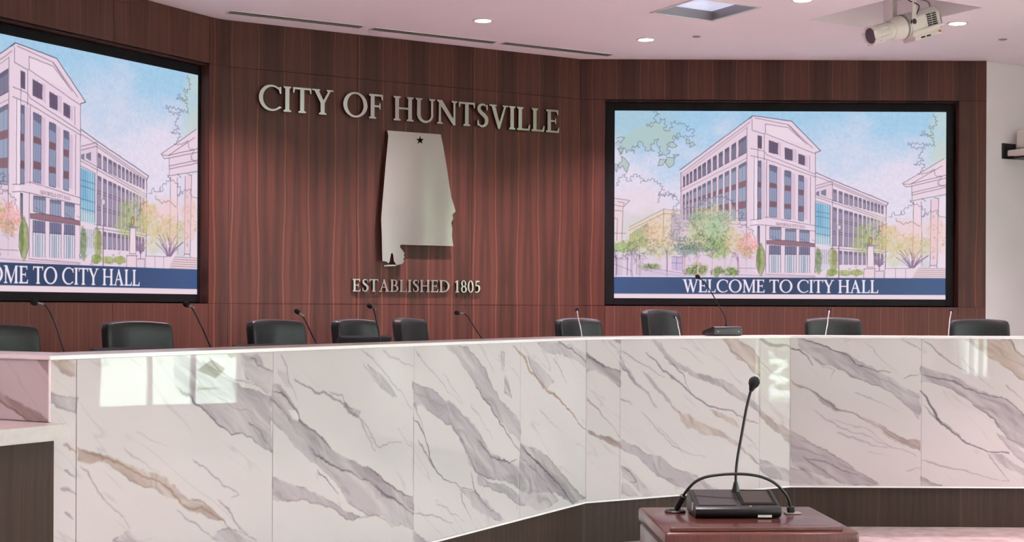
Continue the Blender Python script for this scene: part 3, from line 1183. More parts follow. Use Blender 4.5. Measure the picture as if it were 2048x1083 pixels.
    for p in ([(22, 85), (178, 110), (112, 170), (22, 150)], [(110, 172), (100, 520)], [(22, 205), (100, 215)], [(22, 280), (55, 290), (50, 500)], [(22, 430), (140, 430)], [(60, 120), (120, 130), (115, 160)]):
        ink(q3(p), .9)
    C.poly(q3([(170, 370), (510, 190), (690, 210), (690, 560), (170, 560)]), c8(226, 210, 190))
    C.poly(q3([(175, 440), (360, 320), (360, 560), (175, 560)]), c8(168, 186, 140), .75)
    for i in range(9):
        x = 185 + i * 21
        ink(q3([(x, 445 - (x - 175) * .62), (x, 560)]), .9, .4)
    for p in ([(170, 370), (510, 190), (690, 210)], [(170, 400), (510, 235), (690, 250)], [(510, 190), (505, 500)], [(590, 230), (590, 480)]):
        ink(q3(p), .9, .6)
    C.poly(q3([(590, 240), (690, 240), (690, 500), (600, 500)]), c8(176, 166, 190), .7)
    for k in range(6):
        ink(q3([(600, 290 + k * 36), (690, 286 + k * 36)]), .9, .5)

    # ------- main building, left face
    lw = q7([(372, 55), (-63, 393), (-58, 1050), (400, 1050), (400, 60)])
    C.poly(lw, c8(228, 208, 222))
    ink(q7([(398, 38), (370, 58), (-65, 385)]), 1.2)
    ink(q7([(380, 78), (-58, 408)]), 1, .6)
    ink(q7([(375, 100), (-55, 425)]), .9, .5)

    def ln(p, q, x):
        return p[1] + (q[1] - p[1]) * (x - p[0]) / (q[0] - p[0])
    cols = [(310, 357), (265, 292), (223, 248), (184, 207), (147, 168), (112, 132), (80, 100), (52, 70), (24, 40), (0, 12), (-22, -10), (-43, -33)]
    for i, (x0, x1) in enumerate(cols):
        for (tp, tq, bp, bq, rows) in (((357, 165), (0, 400), (357, 272), (0, 470), 0), ((357, 330), (0, 520), (357, 705), (0, 700), 1)):
            pl = [(x0, ln(tp, tq, x0)), (x1, ln(tp, tq, x1)), (x1, ln(bp, bq, x1)), (x0, ln(bp, bq, x0))]
            C.poly(q7(pl), GL2 if rows else GL1)
            C.poly(q7([pl[0], pl[1], (x1, pl[1][1] + 22), (x0, pl[0][1] + 22)]), c8(90, 86, 110), .6)
            if rows:
                for f0, f1 in ((.31, .42), (.66, .79)):
                    C.poly(q7([(x0, pl[0][1] + (pl[3][1] - pl[0][1]) * f0), (x1, pl[1][1] + (pl[2][1] - pl[1][1]) * f0),
                               (x1, pl[1][1] + (pl[2][1] - pl[1][1]) * f1), (x0, pl[0][1] + (pl[3][1] - pl[0][1]) * f1)]), c8(140, 106, 118))
            ink(q7([((x0 + x1) / 2, (pl[0][1] + pl[1][1]) / 2), ((x0 + x1) / 2, (pl[2][1] + pl[3][1]) / 2)]), .8, .5)
            ink(q7(pl + pl[:1]), 1, .7)
    for (p, q) in (((375, 262), (-58, 500)), ((375, 300), (-58, 520)), ((372, 690), (-50, 690)), ((372, 730), (-50, 720))):
        ink(q7([p, q]), .9, .55)
    ink(q7([(-58, 400), (-55, 700)]), 1)

    # ------- main building, front face
    C.poly(q7([(398, 38), (645, 72), (832, 258), (800, 278), (800, 1055), (360, 1055), (360, 110), (385, 90)]), WALL)
    C.poly(q7([(400, 1055), (400, 300), (432, 310), (432, 1055)]), c8(240, 224, 236))
    C.poly(q7([(480, 90), (625, 110), (745, 215), (488, 165)]), c8(236, 218, 230))
    ink(q7([(370, 58), (398, 36), (645, 70), (832, 258), (798, 270)]), 1.3)
    for p in ([(410, 50), (625, 92), (780, 240)], [(480, 88), (625, 112), (745, 216)], [(480, 88), (480, 150), (800, 278)], [(625, 95), (725, 200)], [(395, 60), (395, 130), (432, 140), (470, 150)],
              [(385, 245), (470, 262), (488, 285), (800, 408)], [(385, 290), (432, 300), (480, 312), (800, 425)], [(362, 110), (362, 1055)], [(432, 160), (432, 700)], [(472, 150), (472, 320)], [(408, 300), (408, 700)],
              [(452, 320), (452, 690)], [(488, 320), (488, 690)], [(798, 270), (800, 1055)], [(762, 290), (762, 380)], [(768, 425), (768, 720)],
              [(432, 695), (485, 680), (800, 735)], [(385, 700), (432, 697)], [(445, 730), (500, 735), (800, 770)], [(385, 735), (440, 730)], [(485, 735), (485, 1055)], [(445, 740), (445, 1000)]):
        ink(q7(p), 1, .72)
    C.poly(q7([(452, 325), (480, 330), (480, 690), (452, 690)]), SHADE, .8)
    for x0, x1, y in ((553, 580, 360), (642, 672, 395), (725, 750, 425)):
        C.poly(q7([(x0, y), (x1, y + 8), (x1, 700), (x0, 690)]), SHADE, .9)
    for x0, x1, y0, y1, y2 in ((555, 580, 200, 285, 300), (650, 680, 245, 322, 335), (730, 750, 285, 355, 365)):
        C.poly(q7([(x0, y0), (x1, y0 + 8), (x1, y2), (x0, y1)]), SHADE, .9)
    for x0, x1, t0, t1, b0, b1 in ((433, 455, 163, 168, 240, 246), (503, 558, 193, 212, 268, 282), (605, 651, 238, 254, 310, 322), (692, 730, 280, 292, 340, 352)):
        C.poly(q7([(x0, t0), (x1, t1), (x1, b1), (x0, b0)]), c8(104, 90, 116))
        for f in (.33, .66):
            ink(q7([(x0, t0 + (b0 - t0) * f), (x1, t1 + (b1 - t1) * f)]), .8, .6)
        ink(q7([((x0 + x1) / 2, t0), ((x0 + x1) / 2, b1)]), .8, .6)
        ink(q7([(x0, t0), (x1, t1), (x1, b1), (x0, b0), (x0, t0)]), 1)
    for x0, x1, t0, t1, b, sp in ((433, 453, 323, 327, 696, ((.36, .45), (.70, .80))), (507, 553, 348, 362, 683, ((.335, .43), (.69, .80))), (603, 643, 383, 393, 696, ((.30, .41), (.68, .78))), (692, 725, 412, 420, 706, ((.31, .43), (.67, .80)))):
        C.poly(q7([(x0, t0), (x1, t1), (x1, b), (x0, b - 6)]), c8(146, 158, 188))
        C.poly(q7([(x0, t0), (x1, t1), (x1, t1 + 40), (x0, t0 + 36)]), c8(98, 98, 126), .7)
        for f0, f1 in sp:
            C.poly(q7([(x0, t0 + (b - t0) * f0), (x1, t1 + (b - t1) * f0), (x1, t1 + (b - t1) * f1), (x0, t0 + (b - t0) * f1)]), c8(128, 96, 106))
        for f in (.33, .66):
            ink(q7([(x0 + (x1 - x0) * f, t0), (x0 + (x1 - x0) * f, b)]), .8, .5)
        ink(q7([(x0, t0), (x1, t1), (x1, b), (x0, b - 6), (x0, t0)]), 1)
    # sign lettering over the entrance
    lay, tw = layout('HUNTSVILLE CITY HALL')
    for c, x, g, w_ in lay:
        for pl in g:
            C.poly([(1552.5 + (x + px) / tw * 59, 449.6 + (x + px) / tw * 6.0 - py * 4.8) for px, py in pl], c8(120, 92, 104), .9, 1.0)
    for x0, x1, t0, t1, b0, b1 in ((433, 445, 738, 740, 860, 860), (510, 582, 745, 748, 820, 828), (610, 677, 756, 760, 832, 838), (700, 762, 764, 768, 838, 844)):
        C.poly(q7([(x0, t0), (x1, t1), (x1, b1), (x0, b0)]), c8(150, 162, 186))
        C.poly(q7([(x0, t0), (x1, t1), (x1, t1 + 16), (x0, t0 + 16)]), c8(110, 110, 136), .7)
        for f in (.25, .5, .75):
            ink(q7([(x0 + (x1 - x0) * f, t0), (x0 + (x1 - x0) * f, b1)]), .8, .6)
        ink(q7([(x0, t0), (x1, t1), (x1, b1), (x0, b0), (x0, t0)]), 1)
    for x0, x1, t in ((507, 580, 860), (608, 680, 864), (698, 765, 868)):
        C.poly(q7([(x0, t), (x1, t + 3), (x1, 918), (x0, 915)]), c8(122, 124, 156))
        C.poly(q7([(x0, 918), (x1, 920), (x1, 1035), (x0, 1035)]), c8(214, 214, 228))
        ink(q7([(x0, 917), (x1, 919)]), 1.4)
        for f in (0, .22, .42, .58, .78, 1):
            ink(q7([(x0 + (x1 - x0) * f, t), (x0 + (x1 - x0) * f, 1035)]), 1, .75)
        C.poly(q7([(x0 + 22, 930), (x0 + 36, 930), (x0 + 36, 1035), (x0 + 22, 1035)]), c8(150, 170, 190), .7)
    C.poly(q7([(490, 832), (575, 826), (870, 856), (862, 872), (575, 858), (492, 852)]), c8(150, 112, 124))
    ink(q7([(490, 832), (575, 826), (870, 856), (862, 872), (575, 858), (492, 852), (490, 832)]), 1, .8)
    ink(q7([(520, 800), (575, 828)]), .8, .7)
    ink(q7([(700, 815), (760, 845)]), .8, .7)
    ink(q7([(780, 825), (850, 855)]), .8, .7)

    # ------- right wing
    C.poly(q2([(158, 25), (330, 100), (870, 320), (848, 345), (842, 1060), (155, 1060)]), c8(230, 213, 226))
    C.poly(q2([(160, 150), (310, 105), (310, 290), (158, 240)]), c8(224, 204, 220))
    for x0, x1 in ((158, 190), (208, 258)):
        C.poly(q2([(x0, 215 - (x0 - 158) * .25), (x1, 210 - (x1 - 158) * .25), (x1, 255), (x0, 235)]), GL1)
    ink(q2([(155, 22), (330, 98), (870, 318), (850, 345), (845, 960)]), 1.3)
    for p in ([(160, 60), (300, 112), (850, 340)], [(160, 150), (310, 105)], [(160, 180), (310, 135), (850, 355)], [(155, 240), (310, 290), (845, 470)], [(155, 262), (310, 312), (845, 490)], [(318, 110), (325, 1000)],
              [(310, 740), (840, 775)], [(300, 765), (840, 800)], [(155, 300), (300, 345), (300, 740)]):
        ink(q2(p), 1, .68)
    xsw = [(328, 362), (385, 418), (438, 475), (488, 520), (537, 565), (582, 607), (625, 648), (663, 685), (700, 722), (735, 757), (770, 788), (803, 822)]
    for x0, x1 in xsw:
        for tp, tq, bp, bq in (((328, 185), (820, 350), (328, 295), (820, 425)), ((328, 362), (820, 500), (328, 735), (820, 765)), ((328, 790), (820, 815), (328, 925), (820, 925))):
            pl = [(x0, ln(tp, tq, x0)), (x1, ln(tp, tq, x1)), (x1, ln(bp, bq, x1)), (x0, ln(bp, bq, x0))]
            C.poly(q2(pl), c8(158, 150, 176))
            C.poly(q2([pl[0], pl[1], (x1, pl[1][1] + 30), (x0, pl[0][1] + 30)]), c8(112, 104, 130), .75)
            for f in (.30, .36, .64, .7):
                if bp[1] - tp[1] > 200:
                    C.line(q2([(x0, pl[0][1] + (pl[3][1] - pl[0][1]) * f), (x1, pl[1][1] + (pl[2][1] - pl[1][1]) * f)]), 1.2, c8(110, 84, 100), .8)
            ink(q2(pl + pl[:1]), 1, .65)
            ink(q2([((x0 + x1) / 2, pl[0][1]), ((x0 + x1) / 2, pl[2][1])]), .8, .45)
    C.poly(q2([(158, 318), (298, 350), (298, 742), (158, 716)]), c8(150, 204, 228))
    C.poly(q2([(158, 318), (225, 335), (225, 560), (158, 560)]), c8(116, 178, 214), .7, 10)
    C.poly(q2([(158, 640), (298, 660), (298, 742), (158, 716)]), c8(206, 220, 226), .8, 8)
    for i in range(7):
        ink(q2([(158 + i * 23, 320 + i * 5), (158 + i * 23, 720)]), .9, .6)
    for y in (405, 450, 550, 620):
        ink(q2([(158, y), (298, y + 22)]), 1, .6)
    C.poly(q2([(155, 775), (300, 780), (300, 960), (155, 1000)]), c8(210, 208, 218))
    for i in range(7):
        ink(q2([(165 + i * 20, 780), (165 + i * 20, 920)]), .9, .5)

    # ------- temple at the right edge
    C.poly(q2([(1120, 300), (1437, 250), (1437, 960), (1120, 960)]), c8(222, 214, 232), .5)
    C.poly(q2([(1010, 125), (1420, -120), (1437, -120), (1437, 66), (1092, 152), (1040, 158)]), c8(234, 214, 226))
    C.poly(q2([(1095, 150), (1437, 66), (1437, 235), (1105, 292)]), c8(232, 213, 226))
    C.poly(q2([(1118, 300), (1195, 300), (1206, 935), (1114, 935)]), c8(236, 216, 228))
    C.poly(q2([(1290, 285), (1366, 265), (1352, 940), (1284, 940)]), c8(232, 206, 218))
    C.poly(q2([(1378, 265), (1437, 255), (1437, 960), (1372, 960)]), c8(236, 220, 232))
    for p in ([(1010, 125), (1420, -122)], [(1010, 125), (1045, 160), (1095, 152), (1437, 68)], [(1020, 130), (1090, 132), (1400, -50)], [(1092, 130), (1437, 40)], [(1100, 150), (1105, 290)], [(1105, 215), (1437, 135)], [(1105, 240), (1437, 160)],
              [(1088, 300), (1235, 270), (1437, 232)], [(1090, 285), (1090, 310), (1120, 315)], [(1118, 310), (1114, 935)], [(1195, 305), (1206, 935)], [(1290, 285), (1284, 935)], [(1366, 268), (1352, 935)], [(1200, 270), (1240, 300)], [(1320, 262), (1360, 275)],
              [(1275, 950), (1290, 930), (1345, 930), (1360, 955)]):
        ink(q2(p), 1, .75)
    crown(q2([(1160, 30), (1230, 30), (1260, 10), (1320, -10), (1340, 60), (1400, 50), (1350, 130), (1430, 150)]), 31, 5, 2)

    # ------- trees on the right
    for cx, cy, rx, ry, col, al, sd_ in ((740, 600, 120, 210, c8(214, 214, 186), .55, 40), (620, 690, 110, 170, c8(172, 186, 120), .75, 41), (800, 720, 100, 110, c8(206, 200, 140), .6, 42), (900, 680, 120, 170, c8(206, 192, 120), .75, 43), (830, 560, 60, 80, c8(236, 190, 150), .6, 44),
                                         (1060, 590, 210, 120, c8(238, 202, 196), .8, 45), (1100, 740, 150, 120, c8(214, 190, 130), .75, 46), (1340, 620, 130, 230, c8(236, 196, 186), .65, 47), (930, 880, 130, 80, c8(204, 206, 160), .7, 48),
                                         (1240, 780, 60, 120, c8(196, 200, 150), .6, 49), (1240, 920, 60, 70, c8(190, 200, 190), .5, 50), (880, 480, 150, 70, c8(226, 214, 226), .5, 51)):
        p = q2([(cx, cy)])[0]
        C.blob(p[0], p[1], rx / 4.921, ry / 4.921, col, al, .09, .9, sd_)
    crown(q2([(880, 460), (920, 410), (970, 440), (1000, 400), (1025, 440), (1040, 370), (1110, 320), (1200, 350), (1255, 410), (1200, 450)]), 32, 8, 3)
    crown(q2([(1200, 455), (1290, 400), (1350, 390), (1370, 450), (1437, 460)]), 33, 8, 2.4)
    crown(q2([(760, 640), (790, 550), (860, 520)]), 34, 7, 2.4)
    crown(q2([(940, 470), (1000, 520), (1110, 510), (1190, 540)]), 35, 8, 2)
    PURP = c8(136, 108, 136)
    rg = random.Random(4)
    for tx, ty, sc_ in ((1102, 1000, 1.0), (785, 960, .55)):
        C.line(q2([(tx, 1060), (tx, ty - 40 * sc_)]), 3.6 * sc_, PURP, .8)
        for i in range(22):
            a_ = -PI / 2 + rg.uniform(-1.0, 1.0)
            L = rg.uniform(110, 210) * sc_
            C.line(q2([(tx, ty - 20 * sc_), (tx + math.cos(a_) * L * .5, ty - 40 * sc_ + math.sin(a_) * L * .5), (tx + math.cos(a_ + rg.uniform(-.3, .3)) * L, ty - 40 * sc_ + math.sin(a_) * L)]), 1.2 * sc_ + .3, PURP, .75)
    def dabs(cx, cy, rx, ry, n, seed, cols):
        rg_ = random.Random(seed)
        for _ in range(n):
            a_, r_ = rg_.random() * 6.28, math.sqrt(rg_.random())
            x, y = cx + math.cos(a_) * rx * r_, cy + math.sin(a_) * ry * r_
            L_, d_ = rg_.uniform(1.5, 4.5), rg_.random() * 3.14
            C.line([(x, y), (x + math.cos(d_) * L_, y + math.sin(d_) * L_)], rg_.uniform(1.2, 3.2), c8(*rg_.choice(cols)), rg_.uniform(.2, .55))
    GRN = [(112, 140, 92), (150, 176, 108), (196, 200, 140), (222, 210, 160), (92, 120, 84), (176, 190, 130)]
    AUT = [(214, 178, 120), (196, 176, 110), (232, 190, 160), (236, 206, 190), (160, 160, 96), (206, 196, 140)]
    dabs(1742, 478, 24, 34, 120, 1, GRN)
    dabs(1782, 482, 26, 34, 140, 2, AUT)
    dabs(1824, 490, 32, 28, 150, 3, AUT)
    dabs(1872, 470, 20, 44, 70, 4, AUT)
    # walls, steps, planting strip
    C.poly(q2([(-600, 1010), (630, 1010), (630, 1062), (-600, 1062)]), c8(230, 210, 224))
    C.poly(q2([(840, 960), (1170, 960), (1170, 1062), (840, 1062)]), c8(232, 214, 226))
    C.poly(q2([(1170, 958), (1437, 958), (1437, 1062), (1100, 1062), (1130, 1000)]), c8(232, 208, 212))
    for i in range(6):
        ink(q2([(1170 - i * 12, 960 + i * 19), (1437, 960 + i * 19)]), .9, .6)
    for x in (840, 945, 1045):
        ink(q2([(x, 962), (x, 1062)]), .9, .6)
    ink(q2([(840, 962), (1080, 962)]), .9, .6)
    for cx, cy, rx, ry, col in ((185, 890, 36, 140, c8(112, 136, 88)), (335, 880, 45, 130, c8(150, 160, 90)), (320, 1005, 60, 40, c8(128, 158, 62)), (440, 1010, 70, 32, c8(160, 178, 92)), (560, 1005, 70, 36, c8(148, 166, 76))):
        p = q2([(cx, cy)])[0]
        C.blob(p[0], p[1], rx / 4.9, ry / 4.9, col, .95, .2, .5, int(cx), .2)
        squiggles(p[0], p[1], rx / 4.9, ry / 4.9, 8, int(cx), c8(70, 86, 50), .5, 4)
    C.poly(q2([(672, 745), (728, 745), (735, 950), (664, 950)]), c8(236, 218, 226))
    C.poly(q2([(635, 965), (740, 965), (740, 1062), (632, 1062)]), c8(232, 210, 218))
    C.poly(q2([(740, 985), (832, 985), (832, 1062), (740, 1062)]), c8(226, 206, 220))
    for p in ([(660, 735), (740, 735)], [(672, 745), (664, 950), (735, 950), (728, 745), (672, 745)], [(635, 965), (750, 965)], [(635, 965), (632, 1062)], [(740, 965), (740, 1062)], [(750, 990), (830, 985), (830, 1062)]):
        ink(q2(p), 1, .7)
    C.poly(q2([(680, 680), (695, 655), (712, 680), (705, 725), (688, 725)]), c8(196, 176, 92))
    ink(q2([(680, 680), (695, 655), (712, 680), (705, 725), (688, 725), (680, 680)]), 1)
    for pxx, f3 in ((388, q2), (1115, q3)):
        gy = 560 if f3 is q2 else 432
        C.line(f3([(pxx - 2, gy + 30), (pxx - 2, 1060 if f3 is q2 else 850)]), 2.0, c8(122, 100, 120), .85)
        p = f3([(pxx, gy)])[0]
        C.blob(p[0], p[1], 4.4, 5.2, c8(244, 236, 240), 1, .01, 0, 3, .15)
        ink([(p[0] + 4.2 * math.cos(k), p[1] + 5 * math.sin(k)) for k in np.linspace(0, 6.28, 14)], .9, .7)

    # ------- trees on the left
    C.poly(q3([(18, 640), (1420, 640), (1430, 856), (18, 856)]), c8(222, 204, 220), .75, 6)
    for cx, cy, rx, ry, col, al, sd_ in ((1000, 330, 240, 230, c8(208, 208, 176), .85, 60), (900, 400, 210, 170, c8(178, 196, 150), .7, 61), (1020, 370, 120, 150, c8(156, 196, 156), .75, 62), (850, 500, 130, 110, c8(222, 208, 150), .8, 63), (1050, 560, 130, 120, c8(142, 180, 96), .85, 64),
                                         (760, 590, 180, 75, c8(104, 146, 122), .85, 65), (660, 400, 120, 200, c8(206, 196, 196), .5, 66), (1190, 500, 110, 130, c8(212, 204, 150), .8, 67), (1345, 540, 110, 130, c8(240, 170, 166), .9, 68), (1340, 610, 90, 60, c8(176, 170, 110), .6, 69),
                                         (400, 430, 110, 150, c8(232, 198, 170), .75, 70), (100, 570, 150, 60, c8(146, 186, 92), .9, 71), (250, 520, 130, 90, c8(190, 190, 120), .7, 72), (480, 580, 160, 110, c8(206, 204, 168), .7, 73), (840, 270, 90, 90, c8(146, 176, 140), .6, 74),
                                         (860, 780, 90, 80, c8(156, 168, 96), .85, 75), (1040, 800, 60, 60, c8(110, 138, 72), .9, 76), (1180, 800, 70, 60, c8(138, 170, 84), .9, 77), (390, 760, 120, 40, c8(134, 150, 90), .8, 78), (770, 800, 60, 40, c8(120, 140, 90), .8, 79), (720, 280, 60, 130, c8(190, 176, 190), .5, 80)):
        p = q3([(cx, cy)])[0]
        C.blob(p[0], p[1], rx / 4.92, ry / 4.92, col, al, .14, 1.0, sd_)
    dabs(1420, 455, 46, 54, 330, 5, GRN)
    dabs(1400, 486, 52, 18, 200, 6, [(76, 110, 92), (96, 136, 112), (120, 150, 100), (64, 90, 80)])
    dabs(1440, 490, 30, 24, 130, 7, GRN)
    dabs(1468, 484, 20, 24, 90, 8, AUT)
    dabs(1496, 490, 20, 22, 110, 9, [(236, 160, 160), (244, 190, 180), (214, 150, 130), (176, 160, 110)])
    dabs(1308, 470, 24, 32, 130, 10, AUT)
    dabs(1248, 496, 26, 14, 120, 11, GRN)
    dabs(1280, 490, 26, 20, 100, 12, GRN)
    dabs(1322, 500, 30, 20, 110, 13, GRN + AUT)
    dabs(1355, 462, 14, 40, 60, 14, [(150, 130, 150), (180, 170, 180), (120, 130, 110)])
    for bx_, by_ in ((1399, 538), (1436, 543), (1464, 543), (1303, 534), (1380, 543)):
        dabs(bx_, by_, 15, 8, 60, int(bx_), [(84, 112, 60), (120, 150, 78), (160, 180, 110), (66, 84, 52)])
    rg = random.Random(8)
    for x, y0, y1, wd, col in ((200, 600, 850, 3, c8(206, 176, 206)), (280, 640, 850, 2.4, c8(206, 176, 200)), (45, 650, 850, 1.5, PURP), (720, 620, 830, 2.4, c8(214, 176, 186)), (848, 560, 850, 3.0, c8(226, 190, 190)), (998, 600, 850, 2.6, c8(226, 206, 206)), (1245, 660, 840, 2.4, c8(170, 146, 176)), (545, 600, 850, 1.4, PURP)):
        C.line(q3([(x, y0), (x + 4, (y0 + y1) / 2), (x, y1)]), wd, col, .9)
        ink(q3([(x - wd * 2.4, y0), (x - wd * 2.4, y1)]), .8, .5)
        for _ in range(5):
            C.line(q3([(x, y0 + 40), (x + rg.uniform(-60, 60), y0 - rg.uniform(10, 90))]), .9, PURP, .6)
    for i in range(20):
        x = 25 + rg.uniform(0, 290)
        ink(q3([(x, 640 + rg.uniform(0, 60)), (x + rg.uniform(-12, 12), 840)]), .8, .35)
    C.poly(q3([(590, 660), (700, 660), (700, 800), (590, 790)]), c8(196, 180, 216), .8)
    for p in ([(590, 660), (700, 660), (700, 800)], [(640, 660), (640, 790)], [(590, 720), (700, 720)], [(330, 760), (560, 800), (840, 845)], [(320, 790), (520, 830), (700, 850)], [(20, 730), (200, 800), (210, 850)], [(1250, 770), (1420, 770)], [(740, 745), (900, 745)]):
        ink(q3(p), .9, .6)
    C.poly(q3([(330, 765), (560, 805), (840, 850), (300, 850)]), c8(206, 186, 216), .6)
    squiggles(*q3([(960, 400)])[0], 46, 56, 60, 11, c8(92, 92, 84), .55, 6)
    squiggles(*q3([(820, 560)])[0], 46, 20, 26, 12, c8(66, 92, 84), .6, 6)
    squiggles(*q3([(430, 450)])[0], 40, 34, 34, 13, c8(120, 92, 100), .45, 7)
    squiggles(*q3([(640, 420)])[0], 22, 50, 26, 14, c8(120, 92, 110), .5, 7)
    squiggles(*q3([(130, 640)])[0], 26, 14, 26, 15, INK, .55, 6)
    squiggles(*q3([(300, 600)])[0], 40, 22, 34, 16, c8(92, 92, 84), .5, 6)
    squiggles(*q3([(1250, 560)])[0], 34, 30, 24, 17, c8(110, 92, 96), .5, 6)
    crown(q3([(700, 180), (760, 180), (830, 170), (900, 110), (960, 70), (1080, 60), (1190, 100), (1210, 190), (1290, 240), (1250, 330)]), 41, 7, 3)
    crown(q3([(1250, 370), (1320, 340), (1390, 410), (1400, 470)]), 42, 7, 2.4)
    p = q7([(452, 950)])[0]
    C.blob(p[0], p[1], 10, 34, c8(132, 150, 78), .97, .12, .25, 90, .15)
    C.blob(p[0] - 3, p[1], 4.5, 30, c8(92, 112, 60), .7, .12, .4, 91, .4)
    ink(q7([(445, 1040), (424, 990), (430, 900), (452, 850), (478, 900), (482, 990), (462, 1045)]), .9, .6)
    ink(q7([(480, 1045), (800, 1055)]), 1, .6)
    ink(q7([(300, 1050), (480, 1056), (800, 1062)]), .9, .5)

    # banner
    m = np.clip((Y - 554.3) / 1.0, 0, 1)[..., None]
    g = np.clip(np.abs(X - 1560) / 330, 0, 1)[..., None]
    nv = np.array(c8(44, 62, 96)) * (1 - g) + np.array(c8(58, 88, 134)) * g
    C.rgb = C.rgb * (1 - m) + nv * m
    m = np.clip((Y - 587.6) / 1.0, 0, 1)[..., None]
    C.rgb = C.rgb * (1 - m) + np.array(c8(234, 216, 224)) * m
    C.WX, C.WY = X, Y
    lay, tw = layout('WELCOME TO CITY HALL', .05, .30)
    kx = (1757.5 - 1367) / tw
    for c, x, g, w_ in lay:
        for pl in g:
            C.poly([(1367 + (x + px) * kx, 584.6 - py * 25.4) for px, py in embolden(pl, .008)], c8(244, 234, 244), 1.0, .9)
    wash = np.array([1.0, .985, .995])
    return lin(np.clip(C.rgb * wash, 0, 1))


ART = paint_picture()
ah, aw = ART.shape[:2]
gx, gz = np.meshgrid(np.linspace(-SCRW / 2, SCRW / 2, aw), np.linspace((SZ1 - SZ0) / 2, -(SZ1 - SZ0) / 2, ah))
DISPLAY_ME = grid_mesh('display_panel', np.stack([gx, np.full_like(gx, -.0), gz], -1)[::-1].copy(), ART[::-1].copy())
DISPLAY_ME.materials.append(SCREEN)


def screen(label, fac, ucen, u0, u1, z0, z1):
    zc = (SZ0 + SZ1) / 2
    M = fac.frame(ucen, zc, -.10)
    t = empty('video_wall_screen', label, 'screen', M, 'wall screens')
    d = bpy.data.objects.new('display_panel', DISPLAY_ME)
    COL.objects.link(d)
    d.parent = t
    d['label'] = 'lit picture of a pale building with navy welcome banner'
    bm = new_bm()
    a, b = u0 - ucen, u1 - ucen
    c, e = z0 - zc, z1 - zc
    hw, hh = SCRW / 2, (SZ1 - SZ0) / 2
    for x0, x1, y0, y1 in ((a, -hw, c, e), (hw, b, c, e), (-hw, hw, c, -hh), (-hw, hw, hh, e)):
        box(bm, x0, x1, -.012, .03, y0, y1, .003, 1)
    f = to_obj('bezel', bm, BEZEL, t)
    bm = new_bm()
    box(bm, a, b, .004, .045, c, e)
    to_obj('back_housing', bm, BEZEL, t)
    return t


rc = WR.u(1560, 400, -.10)
rl, rr = WR.u(1229, 400, -.10), WR.u(1891.5, 400, -.10)
screen('large black-framed screen on the wood wall right of the metal lettering, shown whole', WR, (rl + rr) / 2, uA + .004, WR.u(1906, 400, -.11), OZ0 + .003, OZ1 - .003)
screen('large black-framed screen cut off by the left edge of the photo', WL, (lS0 + lS1) / 2, lA + .004, lS1 + .055, OZ0 + .003, OZ1 - .003)


# ------------------------------------------------------------------ metal letters and the state plate
def letters(text, fac, pL, pR, capL, capR, thick, stand, where, group):
    """pL / pR: baseline pixels at the start and the end of the text"""
    u0, z0 = fac.uz(*pL)
    u1, z1 = fac.uz(*pR)
    cap = ((fac.uz(*capL)[1] - z0) + (fac.uz(*capR)[1] - z1)) / 2
    lay, tw = layout(text, .085, .36)
    kx = (u1 - u0) / tw
    words = text.split(' ')
    starts, p = [], 0
    idx = [(wi, ci) for wi, wd in enumerate(words) for ci in range(len(wd))]
    ordn = ['first', 'second', 'third', 'fourth', 'fifth', 'sixth', 'seventh', 'eighth', 'ninth', 'tenth', 'eleventh']
    for (c, x, g, w_), (wi, ci) in zip(lay, idx):
        wd = words[wi]
        u = u0 + (x + w_ / 2) * kx
        z = z0 + (z1 - z0) * (x / tw)
        bm = new_bm()
        for k_, pl in enumerate(g):
            pts = [((px - w_ / 2) * kx, py * cap) for px, py in embolden(pl, .013)]
            prism(bm, pts, -thick / 2 - .00012 * k_, thick / 2, 'Y')
        kind = 'numeral' if c.isdigit() else 'letter'
        o = to_obj('metal_' + kind, bm, BRUSH)
        o.matrix_basis = fac.frame(u, z, stand + thick / 2)
        n = wd.count(c)
        which = f'the {kind} {c} of {wd}' if n == 1 else f'the {ordn[wd[:ci + 1].count(c) - 1]} {c} of {wd}'
        tag(o, f'{where} brushed metal {kind} on the wood wall, {which}', kind, group)


letters('CITY OF HUNTSVILLE', WM, (513, 219.5), (1114, 266.5), (535, 171.2), (1100, 221.5), .03, .015, 'large', 'metal letters of CITY OF HUNTSVILLE')
letters('ESTABLISHED 1805', WM, (703, 582), (957.5, 584.5), (706, 557.5), (951, 561.5), .018, .008, 'small', 'metal characters of ESTABLISHED 1805')


